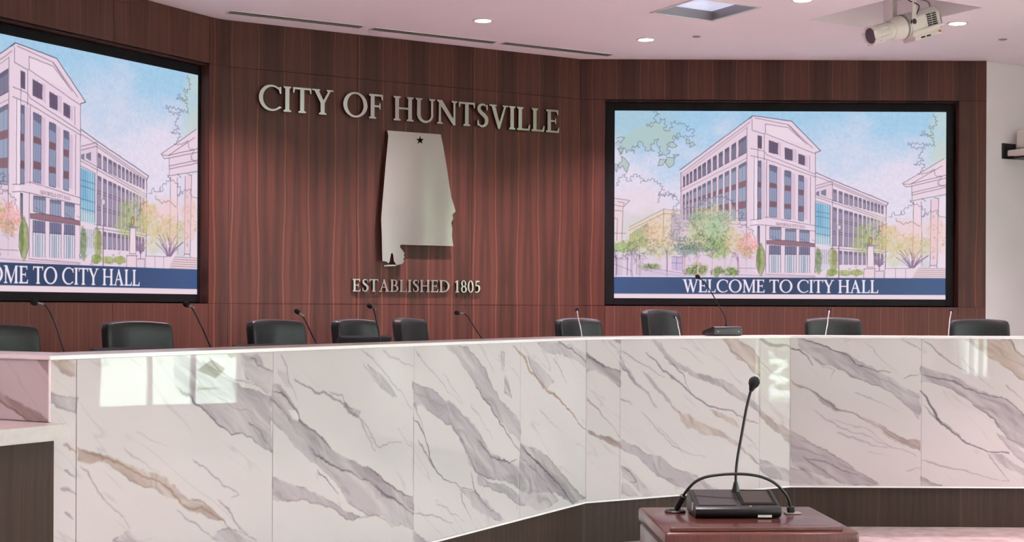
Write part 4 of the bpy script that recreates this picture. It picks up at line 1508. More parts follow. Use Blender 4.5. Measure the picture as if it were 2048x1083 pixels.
def plate():
    sc = 3.495
    outl = [(120, 72), (495, 100), (512, 180), (532, 300), (552, 430), (569, 540), (586, 590), (599, 638), (577, 658), (581, 690), (568, 716), (576, 760), (572, 812), (583, 880), (214, 870), (210, 888), (226, 908), (242, 930), (236, 944), (243, 957),
            (232, 970), (240, 985), (226, 1004), (186, 1013), (177, 1000), (166, 985), (163, 950), (158, 928), (148, 932), (142, 960), (139, 985), (128, 1002), (118, 990), (100, 986), (86, 984), (84, 900), (82, 800), (78, 690), (88, 560), (100, 420), (112, 280), (128, 110)]
    isl = [(96, 1014), (130, 1010), (170, 1009), (186, 1013), (180, 1019), (98, 1022)]
    star_c = (350, 141)
    star = []
    for k in range(10):
        r_ = 32 if k % 2 == 0 else 12.5
        a_ = -PI / 2 + k * PI / 5
        star.append((star_c[0] + r_ * .92 * math.cos(a_), star_c[1] + r_ * math.sin(a_)))
    off = .07

    def loc(p):
        return WM.uz(740 + p[0] / sc, 240 + p[1] / sc, off)
    c = loc((330, 500))
    t = empty('state_plate', 'brushed metal plate cut to the outline of Alabama, under the large lettering', 'wall plate', WM.frame(c[0], c[1], 0))

    def curve_mesh(loops, y, dep):
        cu = bpy.data.curves.new('tmp', 'CURVE')
        cu.dimensions = '2D'
        cu.fill_mode = 'BOTH'
        cu.extrude = dep / 2
        for lp in loops:
            sp = cu.splines.new('POLY')
            sp.points.add(len(lp) - 1)
            for q, p in zip(sp.points, lp):
                u, z = loc(p)
                q.co = (u - c[0], z - c[1], 0, 1)
            sp.use_cyclic_u = True
        ob = bpy.data.objects.new('tmp', cu)
        COL.objects.link(ob)
        dg = bpy.context.evaluated_depsgraph_get()
        me = bpy.data.meshes.new_from_object(ob.evaluated_get(dg))
        bpy.data.objects.remove(ob)
        me.transform(Matrix.Translation((0, y, 0)) @ Matrix.Rotation(PI / 2, 4, 'X'))
        me.materials.clear()
        return me
    me = curve_mesh([outl, star], -off + .0125, .025)
    me.name = 'metal_face'
    me.materials.append(BRUSH)
    o = bpy.data.objects.new('metal_face', me)
    COL.objects.link(o)
    o.parent = t
    me = curve_mesh([isl], -off + .0125, .025)
    me.materials.append(BRUSH)
    o = bpy.data.objects.new('island_strip', me)
    COL.objects.link(o)
    o.parent = t
    for p in ((190, 150), (450, 180), (150, 800), (520, 820)):
        u, z = loc(p)
        bm = new_bm()
        tube(bm, [(u - c[0], -.002, z - c[1]), (u - c[0], -off + .02, z - c[1])], .012, 10)
        to_obj('standoff', bm, GREYMETAL, t)
    bm = new_bm()
    for p in (isl,):
        u, z = loc((140, 1014))
        tube(bm, [(u - c[0], -.002, z - c[1]), (u - c[0], -off + .02, z - c[1])], .005, 8)
    to_obj('island_pin', bm, GREYMETAL, t)


plate()


# ------------------------------------------------------------------ the desk
CROPS = {'A': (100, 690, 2.757), 'B': (520, 670, 2.624), 'C': (820, 660, 2.561), 'D': (1160, 660, 3.093), 'E': (1560, 660, 2.559)}
GREY, LILAC, DARK, BRN, TAN = (.265, .24, .262), (.345, .317, .342), (.085, .075, .09), (.26, .185, .145), (.37, .29, .235)
VEINS = {
    'A': [('P', [(143, 548), (215, 575), (300, 620), (380, 640), (470, 670), (590, 715), (640, 760), (720, 820), (800, 850), (880, 890), (960, 950), (860, 955), (790, 905), (700, 850), (640, 840), (530, 790), (430, 715), (330, 660), (285, 640), (225, 650), (145, 620)], TAN, .8),
          ('P', [(143, 548), (215, 575), (300, 625), (300, 645), (225, 650), (145, 620)], BRN, .5),
          ('L', [(143, 548), (220, 585), (300, 628), (400, 660), (520, 720), (640, 790), (700, 845), (790, 890), (900, 930), (960, 955), (990, 1000), (1050, 1020), (1120, 1060), (1140, 1083)], 4, BRN, .9),
          ('L', [(150, 650), (200, 700), (250, 780), (300, 850), (350, 920), (390, 970), (430, 1020)], 5, BRN, .6),
          ('P', [(340, 1083), (420, 1030), (470, 1060), (560, 1083)], LILAC, .5),
          ('L', [(775, 635), (850, 680), (920, 725), (960, 775), (1010, 805), (1040, 835), (1000, 840)], 4, GREY, .8),
          ('L', [(700, 890), (780, 970), (860, 1040), (920, 1060)], 3, GREY, .8),
          ('L', [(410, 580), (490, 630), (590, 700)], 3, GREY, .5), ('L', [(470, 480), (560, 510), (650, 540)], 3, GREY, .3),
          ('P', [(930, 1010), (990, 990), (1060, 1040), (1130, 1083), (950, 1083), (900, 1060)], LILAC, .7),
          ('L', [(920, 850), (980, 890), (1010, 950), (1060, 1010), (1100, 1040)], 3, GREY, .8),
          ('P', [(680, 60), (760, 62), (830, 75), (880, 110), (930, 150), (1010, 185), (1060, 230), (1130, 260), (1225, 280), (1225, 575), (1150, 535), (1080, 500), (1000, 480), (950, 445), (890, 390), (830, 340), (770, 280), (690, 210), (676, 130)], LILAC, .9),
          ('P', [(1040, 40), (1140, 45), (1180, 110), (1225, 130), (1225, 260), (1150, 230), (1090, 180), (1060, 110)], LILAC, .7),
          ('L', [(690, 215), (770, 282), (830, 345), (890, 392), (950, 450), (1000, 490), (1080, 505), (1150, 540), (1224, 578)], 5, DARK, .8),
          ('L', [(870, 60), (920, 120), (990, 165), (1080, 200), (1150, 235)], 5, DARK, .6), ('L', [(1110, 55), (1150, 100), (1190, 120), (1225, 135)], 5, DARK, .6), ('L', [(1100, 440), (1160, 480), (1224, 565)], 5, DARK, .6),
          ('L', [(700, 90), (800, 180), (900, 260), (1010, 330), (1120, 390), (1224, 470)], 6, GREY, .7),
          ('P', [(15, 80), (70, 80), (135, 105), (135, 165), (110, 165), (60, 130)], TAN, .8), ('P', [(8, 245), (80, 265), (138, 285), (138, 370), (90, 340), (40, 300), (8, 290)], LILAC, .7),
          ('L', [(75, 540), (135, 580)], 10, BRN, .6), ('L', [(78, 690), (130, 740)], 9, DARK, .5), ('L', [(75, 790), (135, 840)], 10, DARK, .4), ('L', [(80, 920), (135, 960)], 8, DARK, .5)],
    'B': [('P', [(68, 440), (160, 560), (260, 660), (330, 700), (420, 800), (480, 900), (560, 960), (640, 950), (690, 1000), (740, 985), (806, 1015), (806, 900), (700, 870), (560, 750), (380, 690), (220, 540), (110, 380), (68, 340)], LILAC, .75),
          ('P', [(68, 240), (110, 250), (150, 310), (205, 390), (215, 440), (265, 490), (330, 540), (380, 600), (450, 640), (520, 680), (570, 690), (640, 750), (720, 810), (760, 830), (806, 840), (806, 910), (720, 880), (650, 840), (560, 750), (470, 720), (380, 690), (290, 620), (220, 540), (160, 460), (110, 380), (68, 340)], GREY, .85),
          ('P', [(150, 395), (190, 390), (212, 430), (205, 455), (170, 440)], (.72, .69, .67), .8),
          ('P', [(68, 735), (150, 770), (240, 800), (320, 840), (400, 890), (470, 930), (520, 965), (480, 970), (400, 925), (330, 890), (240, 860), (160, 865), (110, 860), (68, 862)], LILAC, .9),
          ('L', [(68, 862), (150, 868), (240, 860), (330, 890), (400, 925), (480, 970), (560, 970), (600, 950), (650, 970), (690, 1010), (730, 985), (800, 1012)], 4, BRN, .6),
          ('L', [(70, 285), (120, 300), (160, 350), (205, 400), (215, 450), (260, 490), (330, 545), (380, 602)], 5, DARK, .75), ('L', [(280, 620), (380, 690), (470, 715), (560, 755)], 4, DARK, .7), ('L', [(305, 710), (350, 760), (410, 830)], 5, DARK, .8),
          ('L', [(600, 780), (680, 850), (740, 885), (806, 935)], 6, DARK, .8), ('L', [(570, 690), (640, 750), (720, 815), (760, 835), (806, 840)], 4, DARK, .75),
          ('L', [(190, 230), (240, 260), (290, 290), (350, 300), (390, 325), (440, 360), (480, 400), (515, 440), (540, 500), (570, 550), (610, 600)], 8, GREY, .85), ('L', [(370, 295), (420, 310), (460, 370), (520, 410)], 4, GREY, .8), ('L', [(570, 530), (620, 570), (680, 565), (740, 570)], 4, GREY, .8),
          ('P', [(440, 350), (500, 400), (530, 410), (510, 440), (460, 380)], GREY, .8), ('L', [(520, 450), (580, 520), (610, 550)], 8, LILAC, .8),
          ('L', [(520, 70), (600, 120), (650, 180), (700, 250), (750, 310), (806, 380)], 5, GREY, .8), ('P', [(560, 150), (640, 200), (690, 260), (720, 330), (690, 320), (640, 270)], LILAC, .7), ('L', [(640, 70), (680, 110), (750, 140), (806, 155)], 6, GREY, .7),
          ('L', [(540, 150), (590, 220), (640, 270)], 4, GREY, .7), ('L', [(110, 100), (130, 140), (150, 210), (200, 330)], 4, GREY, .7), ('P', [(90, 170), (150, 200), (180, 270), (140, 270)], LILAC, .5), ('L', [(730, 490), (770, 550), (806, 590)], 3, LILAC, .6)],
    'C': [('P', [(22, 270), (100, 310), (180, 360), (250, 410), (300, 455), (350, 540), (400, 600), (450, 650), (510, 680), (566, 700), (566, 800), (520, 780), (440, 760), (360, 730), (300, 690), (270, 600), (230, 520), (170, 460), (100, 420), (22, 380)], LILAC, .95),
          ('P', [(175, 75), (235, 78), (290, 80), (330, 130), (380, 200), (420, 290), (470, 370), (530, 430), (566, 500), (566, 570), (510, 530), (450, 440), (400, 380), (340, 290), (290, 220), (230, 140)], LILAC, .95),
          ('L', [(22, 325), (110, 365), (200, 390), (270, 435), (320, 500)], 5, GREY, .8), ('L', [(230, 520), (270, 580), (290, 640), (340, 720), (400, 750), (480, 775)], 5, DARK, .6), ('L', [(340, 560), (400, 620), (450, 665), (510, 680), (550, 660)], 6, DARK, .7),
          ('L', [(340, 290), (400, 380), (450, 450), (490, 520), (530, 580), (566, 620)], 6, DARK, .7), ('L', [(330, 130), (380, 200), (420, 290), (470, 370), (530, 440)], 4, GREY, .8),
          ('L', [(22, 440), (60, 510), (90, 590), (100, 650), (140, 710), (190, 770), (250, 810), (320, 805)], 6, DARK, .75), ('L', [(40, 560), (90, 650), (150, 725)], 4, DARK, .6), ('L', [(22, 370), (40, 420), (70, 520)], 4, GREY, .7),
          ('P', [(250, 820), (330, 820), (400, 870), (430, 930), (490, 975), (430, 983), (360, 920), (330, 900), (300, 860)], LILAC, .85), ('L', [(255, 830), (270, 880), (320, 960)], 3, DARK, .6), ('L', [(310, 720), (330, 810), (380, 880), (430, 930)], 5, DARK, .6),
          ('P', [(350, 730), (420, 780), (500, 800), (566, 830), (566, 890), (520, 870), (450, 820), (400, 790), (350, 790)], LILAC, .7),
          ('L', [(22, 930), (100, 940), (160, 970), (220, 995)], 4, GREY, .7), ('P', [(22, 1020), (60, 1050), (110, 1083), (22, 1083)], GREY, .8), ('L', [(130, 880), (200, 930), (280, 985)], 3, GREY, .5),
          ('L', [(22, 90), (70, 160), (130, 240), (180, 310), (260, 380)], 3, GREY, .75), ('L', [(160, 220), (230, 320), (270, 380)], 3, GREY, .5), ('L', [(310, 370), (370, 470), (430, 560)], 3, GREY, .5),
          ('P', [(470, 115), (490, 115), (485, 220), (465, 210)], LILAC, .6), ('P', [(480, 240), (500, 260), (520, 350), (490, 330)], LILAC, .6), ('L', [(520, 190), (566, 260)], 3, LILAC, .6),
          ('P', [(566, 570), (640, 605), (690, 630), (740, 690), (790, 760), (860, 830), (900, 866), (830, 890), (740, 840), (680, 820), (600, 830), (566, 800)], GREY, .85), ('L', [(566, 580), (620, 640), (680, 700), (740, 770), (800, 850), (830, 885)], 6, DARK, .75),
          ('P', [(566, 640), (650, 720), (700, 800), (760, 880), (650, 930), (600, 900), (566, 890)], LILAC, .6), ('L', [(690, 630), (740, 690), (790, 760), (860, 830)], 4, BRN, .8),
          ('L', [(530, 75), (590, 140), (610, 200), (650, 250), (700, 310), (750, 350), (800, 410), (850, 460), (906, 520)], 10, TAN, .9), ('L', [(700, 320), (750, 350), (800, 410), (850, 460)], 3, BRN, .7), ('P', [(600, 130), (680, 200), (740, 270), (700, 300), (640, 240)], LILAC, .6),
          ('L', [(660, 400), (710, 450), (775, 530)], 3, GREY, .6), ('L', [(735, 140), (770, 200), (800, 270)], 5, GREY, .6), ('P', [(650, 60), (760, 60), (830, 75), (906, 130), (906, 190), (840, 150), (760, 120), (700, 110)], LILAC, .75), ('L', [(760, 60), (830, 100), (906, 160)], 5, DARK, .6),
          ('P', [(906, 120), (960, 160), (1020, 200), (1079, 210), (1079, 295), (1010, 245), (950, 210), (906, 215)], GREY, .9), ('L', [(906, 130), (1000, 190), (1079, 215)], 5, DARK, .7), ('L', [(906, 330), (960, 400), (1010, 460), (1079, 540)], 4, BRN, .7),
          ('P', [(906, 505), (960, 535), (1020, 545), (1079, 560), (1079, 600), (1010, 570), (950, 545), (906, 530)], BRN, .75), ('P', [(1040, 45), (1079, 50), (1079, 75)], GREY, .8), ('L', [(1010, 50), (1079, 105)], 4, GREY, .6)],
    'D': [('P', [(440, 55), (500, 80), (540, 140), (600, 195), (680, 230), (760, 260), (840, 290), (900, 310), (980, 360), (1050, 420), (1112, 470), (1112, 520), (1040, 460), (960, 410), (880, 360), (800, 320), (730, 290), (640, 240), (570, 220), (530, 170)], GREY, .85),
          ('P', [(890, 55), (960, 50), (1050, 100), (1112, 170), (1112, 280), (1050, 220), (980, 180), (920, 120)], TAN, .75), ('L', [(905, 80), (940, 130), (1000, 170), (1060, 240), (1112, 270)], 6, GREY, .8),
          ('L', [(400, 140), (460, 190), (520, 250), (600, 310), (680, 370), (740, 430), (800, 470), (860, 490), (940, 510), (1000, 540), (1060, 570), (1112, 580)], 8, (.2, .18, .23), .8), ('L', [(540, 200), (640, 260), (660, 320), (700, 380)], 5, DARK, .6), ('L', [(255, 120), (330, 180), (430, 230), (520, 290)], 6, GREY, .7),
          ('L', [(255, 210), (300, 270), (360, 350), (420, 400), (480, 470)], 16, LILAC, .9), ('L', [(255, 230), (310, 290), (370, 360)], 4, DARK, .6), ('L', [(255, 160), (290, 250)], 4, GREY, .7),
          ('L', [(390, 260), (450, 320), (510, 390), (580, 470), (630, 520)], 14, LILAC, .9), ('P', [(615, 500), (660, 530), (740, 570), (820, 610), (880, 640), (950, 680), (1010, 730), (1070, 790), (1108, 835), (1080, 820), (1020, 760), (940, 700), (860, 665), (790, 660), (730, 630), (690, 600), (660, 610), (630, 560)], TAN, .9),
          ('P', [(800, 490), (880, 520), (960, 570), (980, 600), (920, 580), (850, 540)], TAN, .8), ('L', [(255, 430), (310, 440), (330, 470)], 5, GREY, .7), ('L', [(380, 500), (450, 560), (520, 640), (600, 720), (680, 760), (780, 780)], 5, GREY, .55), ('L', [(480, 570), (600, 700), (660, 790)], 3, GREY, .4),
          ('P', [(255, 660), (340, 720), (430, 770), (500, 785), (580, 840), (680, 880), (740, 910), (860, 985), (760, 990), (660, 985), (560, 930), (480, 900), (430, 850), (340, 770), (255, 720)], LILAC, .85), ('P', [(255, 830), (310, 860), (350, 890), (400, 950), (470, 1010), (400, 1020), (330, 950), (255, 910)], LILAC, .85),
          ('L', [(260, 840), (310, 880), (350, 930), (300, 935)], 5, DARK, .7), ('P', [(255, 940), (320, 970), (370, 1018), (255, 1025)], LILAC, .7), ('L', [(1000, 640), (1060, 680), (1108, 740)], 4, GREY, .6), ('L', [(620, 90), (700, 140), (760, 200)], 3, GREY, .4),
          ('P', [(1115, 490), (1170, 530), (1230, 580), (1298, 630), (1298, 690), (1230, 640), (1160, 580), (1115, 530)], BRN, .7), ('P', [(1115, 800), (1200, 830), (1298, 880), (1298, 950), (1200, 920), (1115, 870)], LILAC, .7), ('L', [(1115, 180), (1200, 250), (1298, 330)], 3, GREY, .6), ('L', [(1115, 60), (1200, 80), (1298, 100)], 16, GREY, .7)],
    'E': [('P', [(90, 40), (180, 65), (300, 110), (400, 150), (480, 190), (560, 240), (640, 290), (720, 330), (720, 450), (640, 380), (560, 320), (480, 280), (400, 240), (340, 205), (280, 185), (200, 180), (150, 130), (100, 80)], LILAC, .95),
          ('L', [(105, 40), (200, 75), (300, 110), (400, 165), (470, 200), (560, 215)], 5, DARK, .7), ('L', [(340, 210), (400, 245), (500, 290), (580, 330), (650, 390), (720, 450)], 4, DARK, .6), ('L', [(50, 90), (110, 105), (140, 140), (155, 185)], 5, DARK, .7), ('L', [(300, 120), (420, 190), (560, 270), (720, 350)], 5, GREY, .6),
          ('L', [(50, 255), (100, 290), (170, 320), (230, 360), (300, 400), (380, 410), (440, 450), (500, 490), (560, 530), (640, 570), (720, 610)], 6, BRN, .85), ('P', [(400, 420), (480, 460), (560, 510), (640, 550), (720, 565), (720, 620), (640, 585), (560, 545), (480, 490)], BRN, .6), ('P', [(150, 310), (220, 345), (320, 405), (290, 410), (210, 370)], DARK, .6),
          ('L', [(165, 400), (230, 450), (300, 490), (400, 520), (500, 570), (600, 600), (700, 640)], 5, GREY, .7), ('L', [(300, 520), (380, 545), (460, 590), (560, 600)], 7, GREY, .6), ('L', [(260, 460), (360, 470), (440, 500), (520, 560), (580, 600)], 4, GREY, .6), ('L', [(390, 315), (440, 340), (520, 370), (600, 415)], 4, GREY, .6),
          ('L', [(640, 250), (680, 225), (720, 218)], 3, DARK, .5), ('L', [(200, 190), (280, 200), (260, 250)], 3, GREY, .5), ('L', [(440, 630), (560, 640)], 3, GREY, .4), ('L', [(640, 710), (720, 700)], 5, GREY, .5), ('L', [(620, 45), (680, 70), (720, 100)], 5, GREY, .6), ('L', [(430, 60), (480, 120), (600, 220)], 3, GREY, .5),
          ('P', [(50, 520), (120, 550), (200, 590), (280, 640), (360, 690), (420, 730), (500, 790), (330, 790), (250, 760), (150, 720), (50, 680)], LILAC, .9), ('L', [(120, 635), (180, 690), (250, 750), (310, 790)], 4, DARK, .7), ('L', [(140, 650), (220, 665), (300, 710), (400, 740)], 5, DARK, .7), ('L', [(50, 520), (120, 550), (200, 590), (280, 640), (360, 690), (420, 730), (500, 790)], 4, BRN, .7), ('P', [(50, 695), (120, 710), (200, 760), (240, 790), (50, 790)], GREY, .5),
          ('P', [(724, 180), (820, 215), (900, 255), (1000, 290), (1100, 330), (1160, 360), (1220, 410), (1260, 440), (1260, 605), (1200, 590), (1130, 500), (1080, 440), (1030, 400), (960, 350), (880, 310), (800, 280), (724, 265)], LILAC, .95), ('L', [(724, 225), (850, 260), (1000, 310), (1130, 340), (1260, 445)], 5, DARK, .6), ('L', [(1030, 400), (1090, 450), (1120, 500), (1170, 560), (1260, 592)], 5, DARK, .6),
          ('L', [(724, 310), (770, 370), (810, 440), (830, 480), (880, 520), (950, 570), (1010, 600), (1080, 625), (1170, 630)], 7, DARK, .75), ('L', [(740, 380), (820, 460), (920, 540)], 4, DARK, .6), ('P', [(1110, 530), (1180, 570), (1260, 640), (1260, 690), (1180, 620)], LILAC, .7), ('P', [(1060, 620), (1150, 650), (1260, 720), (1260, 750), (1180, 710), (1100, 660)], LILAC, .7), ('L', [(1060, 630), (1130, 710), (1170, 770)], 3, DARK, .5),
          ('P', [(940, 40), (1080, 40), (1170, 50), (1200, 90), (1260, 140), (1260, 260), (1180, 200), (1100, 150), (1010, 90)], TAN, .8), ('L', [(1170, 45), (1205, 105), (1260, 140)], 4, DARK, .6), ('L', [(724, 660), (800, 680), (900, 710), (1000, 740), (1100, 760), (1170, 770)], 5, GREY, .7), ('P', [(724, 740), (780, 765), (840, 790), (724, 790)], GREY, .7),
          ('L', [(724, 40), (800, 110), (900, 190), (950, 220)], 5, DARK, .6), ('L', [(920, 140), (990, 220), (1080, 290)], 3, GREY, .6), ('L', [(1160, 280), (1260, 380)], 4, GREY, .7)],
}
STZ0, STZ1, CAPZ = .299, 1.356, 1.373


def marble_canvas(fac, u0, u1, z0, z1, step, seed, crops):
    xs = np.arange(u0, u1 + step, step)
    zs = np.arange(z0, z1 + step, step)
    xs = np.linspace(u0, u1, len(xs))
    zs = np.linspace(z0, z1, len(zs))
    C = Canvas(xs, zs, (.52, .502, .502), .005)
    C.pad = .05
    X, Y = C.X, C.Y
    sd_ = seed * 13
    C.WX = X + (fbm(X * 7, Y * 7, 4, sd_ + 1) - .5) * .055
    C.WY = Y + (fbm(X * 7, Y * 7, 4, sd_ + 2) - .5) * .055
    C.WX += (fbm(X * 34, Y * 34, 3, sd_ + 7) - .5) * .013
    C.WY += (fbm(X * 34, Y * 34, 3, sd_ + 8) - .5) * .013
    al, ac = X * .78 - Y * .62, X * .62 + Y * .78
    st = fbm(al * 3.2, ac * 26, 4, sd_ + 3)
    wq = fbm(X * 3, Y * 3, 3, sd_ + 9) - .5
    s2 = fbm(al * 5 + wq * 2, ac * 34 + wq * 9, 4, sd_ + 5)
    dk = np.clip((s2 - .56) * 7, 0, 1)
    lt = np.clip((.40 - s2) * 7, 0, 1)
    cl = fbm(al * 1.1, ac * 3.5, 4, sd_ + 4)
    C.rgb *= (1 + (cl - .5) * .12)[..., None]
    f = 1 - np.abs(fbm(al * .9 + 3, ac * 7.5, 4, sd_ + 6) - .5) / .014
    C.blend((slice(None), slice(None)), np.clip(f, 0, 1) * np.clip((cl - .44) * 4, 0, .3), GREY)
    mod = np.clip(.62 + 1.3 * (st - .32), .25, 1)
    for cr in crops:
        ox, oy, sc = CROPS[cr]
        for v in VEINS[cr]:
            px = [(ox + x / sc, oy + y / sc) for x, y in v[1]]
            xm = sum(p[0] for p in px) / len(px)
            lo, hi = fac.px
            if not lo < xm < hi:
                continue
            uz = [fac.uz(*p) for p in px]
            if v[0] == 'P':
                C.poly(uz, v[2], v[3], .009, mod)
                C.poly(uz, DARK, .22, .012, dk)
                C.poly(uz, (.53, .51, .51), .30, .012, lt)
                C.line(uz + uz[:1], .0055, DARK, .55, np.clip((st - .42) * 5, 0, 1))
            else:
                dep = fac.hit(*px[len(px) // 2]).y / F
                C.line(uz, max(v[2] / sc * dep * 1.5, .0075), v[3], min(1, v[4] * 1.15), np.clip(.5 + 1.3 * (cl - .1), .45, 1), True)
    if not crops:
        rg = random.Random(seed)
        for k in range(16):
            a, b = rg.uniform(u0 - .5, u1), rg.uniform(z0, z1 + .4)
            p = [(a, b)]
            for _ in range(6):
                a += rg.uniform(.1, .22)
                b -= rg.uniform(.05, .2)
                p.append((a, b))
            wd = rg.choice([.005, .006, .05, .09])
            C.line(p, wd, LILAC if wd > .02 else DARK, .8, mod, True)
    return C


DL.px, DM.px, DR.px = (100, 1172), (1172, 1580), (1580, 2100)
desk = empty('council_desk', 'long curved council desk faced in white marble slabs with grey veins, white top edge', 'desk', Matrix.Translation((pB.x, pB.y, 0)))


def stone_panels(fac, us, z0, z1, step, seed, crops):
    C = marble_canvas(fac, us[0], us[-1], z0, z1, step, seed, crops)
    for i in range(len(us) - 1):
        i0, i1 = [int(round((u - us[0]) / (us[-1] - us[0]) * (len(C.xs) - 1))) for u in us[i:i + 2]]
        uu = C.xs[i0:i1 + 1].copy()
        uu[0] += .0013
        uu[-1] -= .0013
        U, Z = np.meshgrid(uu, C.ys)
        P = np.stack([fac.P.x + fac.d.x * U, fac.P.y + fac.d.y * U, Z], -1)
        me = grid_mesh('stone_panel', P, C.rgb[:, i0:i1 + 1])
        me.materials.append(MARBLE)
        o = bpy.data.objects.new('stone_panel', me)
        COL.objects.link(o)
        adopt(o, desk)


stone_panels(DL, [0, DL.u(152, 850), DL.u(545, 850), DL.u(828, 850), DL.u(1040, 850), DLLEN], STZ0, STZ1, .0045, 1, 'ABC')
stone_panels(DM, [0, DM.u(1240, 850), DM.u(1519, 850), DMLEN], STZ0, STZ1, .005, 2, 'CD')
uj = DR.u(1842, 850)
stone_panels(DR, [0, uj, uj + 1.15], STZ0, STZ1, .005, 3, 'E')
FX = Facet(DR.at(uj + 1.15, 0).xy, 0)
stone_panels(FX, [0, .95, DRLEN - uj - 1.15], STZ0, STZ1, .012, 4, '')
DE = Facet(pC.xy, -A30)
DE.px = (-60, 100)
CTZ = 1.561 - 235 / F * (pC + DL.n * .1).y
CROPS['X'] = (0, 0, 1)
VEINS['X'] = [('P', [(-30, 765), (6, 783), (25, 795), (45, 806), (70, 818), (97, 836), (97, 842), (58, 838), (40, 825), (20, 812), (-5, 800), (-30, 780)], BRN, .75), ('L', [(-30, 780), (5, 805), (20, 812), (40, 824), (58, 838)], 2, DARK, .7), ('P', [(70, 717), (97, 717), (97, 745), (88, 735)], BRN, .6)]
ENDW = 1.0
stone_panels(DE, [-ENDW, 0], CTZ + .002, STZ1, .005, 5, 'X')


def offs(pts, o):
    """polyline (left to right) moved by o towards the room side"""
    out = []
    for i, p in enumerate(pts):
        ns = []
        for a, b in ((i - 1, i), (i, i + 1)):
            if a >= 0 and b < len(pts):
                d = (pts[b] - pts[a]).normalized()
                ns.append(Vector((d.y, -d.x, 0)))
        n = sum(ns, Vector()).normalized()
        out.append(p + n * (o / n.dot(ns[0])))
    return out


def flat(p):
    return Vector((p.x, p.y, 0))


line = [flat(DE.at(-ENDW, 0)), flat(pC), flat(pB), flat(pA), flat(pD)]


def strip(bm, pts, o0, o1, z0, z1):
    a, b = offs(pts, o0), offs(pts, o1)
    prism(bm, [p.xy for p in a] + [p.xy for p in b[::-1]], z0, z1)


bm = new_bm()
strip(bm, line, .007, -.30, STZ1 + .001, CAPZ)
bmesh.ops.bevel(bm, geom=[e for e in bm.edges], offset=.003, segments=2, affect='EDGES')
adopt(to_obj('desk_cap', bm, CAPW), desk)
bm = new_bm()
strip(bm, line[1:], .004, -.05, STZ0 - .013, STZ0 - .001)
adopt(to_obj('bottom_trim', bm, CAPW), desk)
bm = new_bm()
q = flat(pC) + (DL.n + DE.n).normalized() * .004
prism(bm, [(q + DL.d * .004).xy, (q + DE.d * -.004 - Vector((0, 0, 0))).xy, (q - DL.n * .01).xy, (q - DL.n * .01 + DL.d * .006).xy], CTZ + .001, STZ1)
adopt(to_obj('corner_trim', bm, CAPW), desk)
bm = new_bm()
strip(bm, line, -.004, -.06, STZ0, STZ1)
adopt(to_obj('desk_carcass', bm, mat('desk_core', (.22, .20, .19), .8)), desk)
bm = new_bm()
wline = [line[1] + DL.d * .03] + line[2:]
strip(bm, wline, -.062, -.95, 1.11, 1.14)
adopt(to_obj('worktop', bm, BROWN_WOOD), desk)
bm = new_bm()
strip(bm, wline, -.32, -.36, DAIS + .002, 1.109)
adopt(to_obj('knee_panel', bm, BROWN_WOOD), desk)
pl = offs(line[1:], -.035)
bm = new_bm()
uvl = bm.loops.layers.uv.new('UVMap')
acc = 0
for i in range(len(pl) - 1):
    a, b = pl[i], pl[i + 1]
    L = (b - a).length
    n_ = Vector(((b - a).y, -(b - a).x, 0)).normalized() * -.03
    for quadp in ([(a, 0.001), (b, 0.001), (b, STZ0 - .014), (a, STZ0 - .014)], [(a + n_, STZ0 - .014), (b + n_, STZ0 - .014), (b + n_, .001), (a + n_, .001)]):
        f = bm.faces.new([bm.verts.new((p.x, p.y, z)) for p, z in quadp])
        for l, uvv in zip(f.loops, [(acc, quadp[0][1]), (acc + L, quadp[1][1]), (acc + L, quadp[2][1]), (acc, quadp[3][1])]):
            l[uvl].uv = uvv
    acc += L
o = adopt(to_obj('plinth', bm, BROWN_WOOD), desk)
o['label'] = 'dark wood plinth under the marble'

# clerk counter at the left end of the desk
cq = pC + DL.n * .1
ct = empty('clerk_counter', 'lower clerk counter with thick white top and dark wood front, at far left', 'counter', Matrix.Translation((cq.x, cq.y, 0)))
bm = new_bm()
a = flat(cq) + DE.n * .003
LEN, DEP = 2.3, .75
prism(bm, [a.xy, (a - DL.d * LEN).xy, (a - DL.d * LEN - DL.n * DEP).xy, (a - DL.n * DEP).xy], CTZ - .058, CTZ)
bmesh.ops.bevel(bm, geom=list(bm.edges), offset=.003, segments=2, affect='EDGES')
adopt(to_obj('countertop', bm, SLABW), ct)
fb = Facet((flat(cq) - DL.n * .05).xy, 2 * A30)
bm, quad = uv_box_mesh('c', [(-LEN + .05, -.025, .002, CTZ - .06)], fb, [], thick=.6, gap=0)
adopt(to_obj('counter_base', bm, [BROWN_WOOD, BROWN_WOOD, BROWN_WOOD]), ct)


# ------------------------------------------------------------------ chairs behind the desk
def rounded(hx, hy, hz, r, cuts=9):
    t = bmesh.new()
    bmesh.ops.create_cube(t, size=2)
    bmesh.ops.subdivide_edges(t, edges=list(t.edges), cuts=cuts, use_grid_fill=True)
    h = Vector((hx, hy, hz))
    for v in t.verts:
        p = Vector(tuple(math.copysign(abs(c) ** .8, c) for c in v.co))
        p = Vector((p.x * hx, p.y * hy, p.z * hz))
        inn = Vector(tuple(max(-h[k] + r, min(h[k] - r, p[k])) for k in range(3)))
        d = p - inn
        v.co = inn + (d.normalized() * r if d.length > 1e-6 else d)
    return t


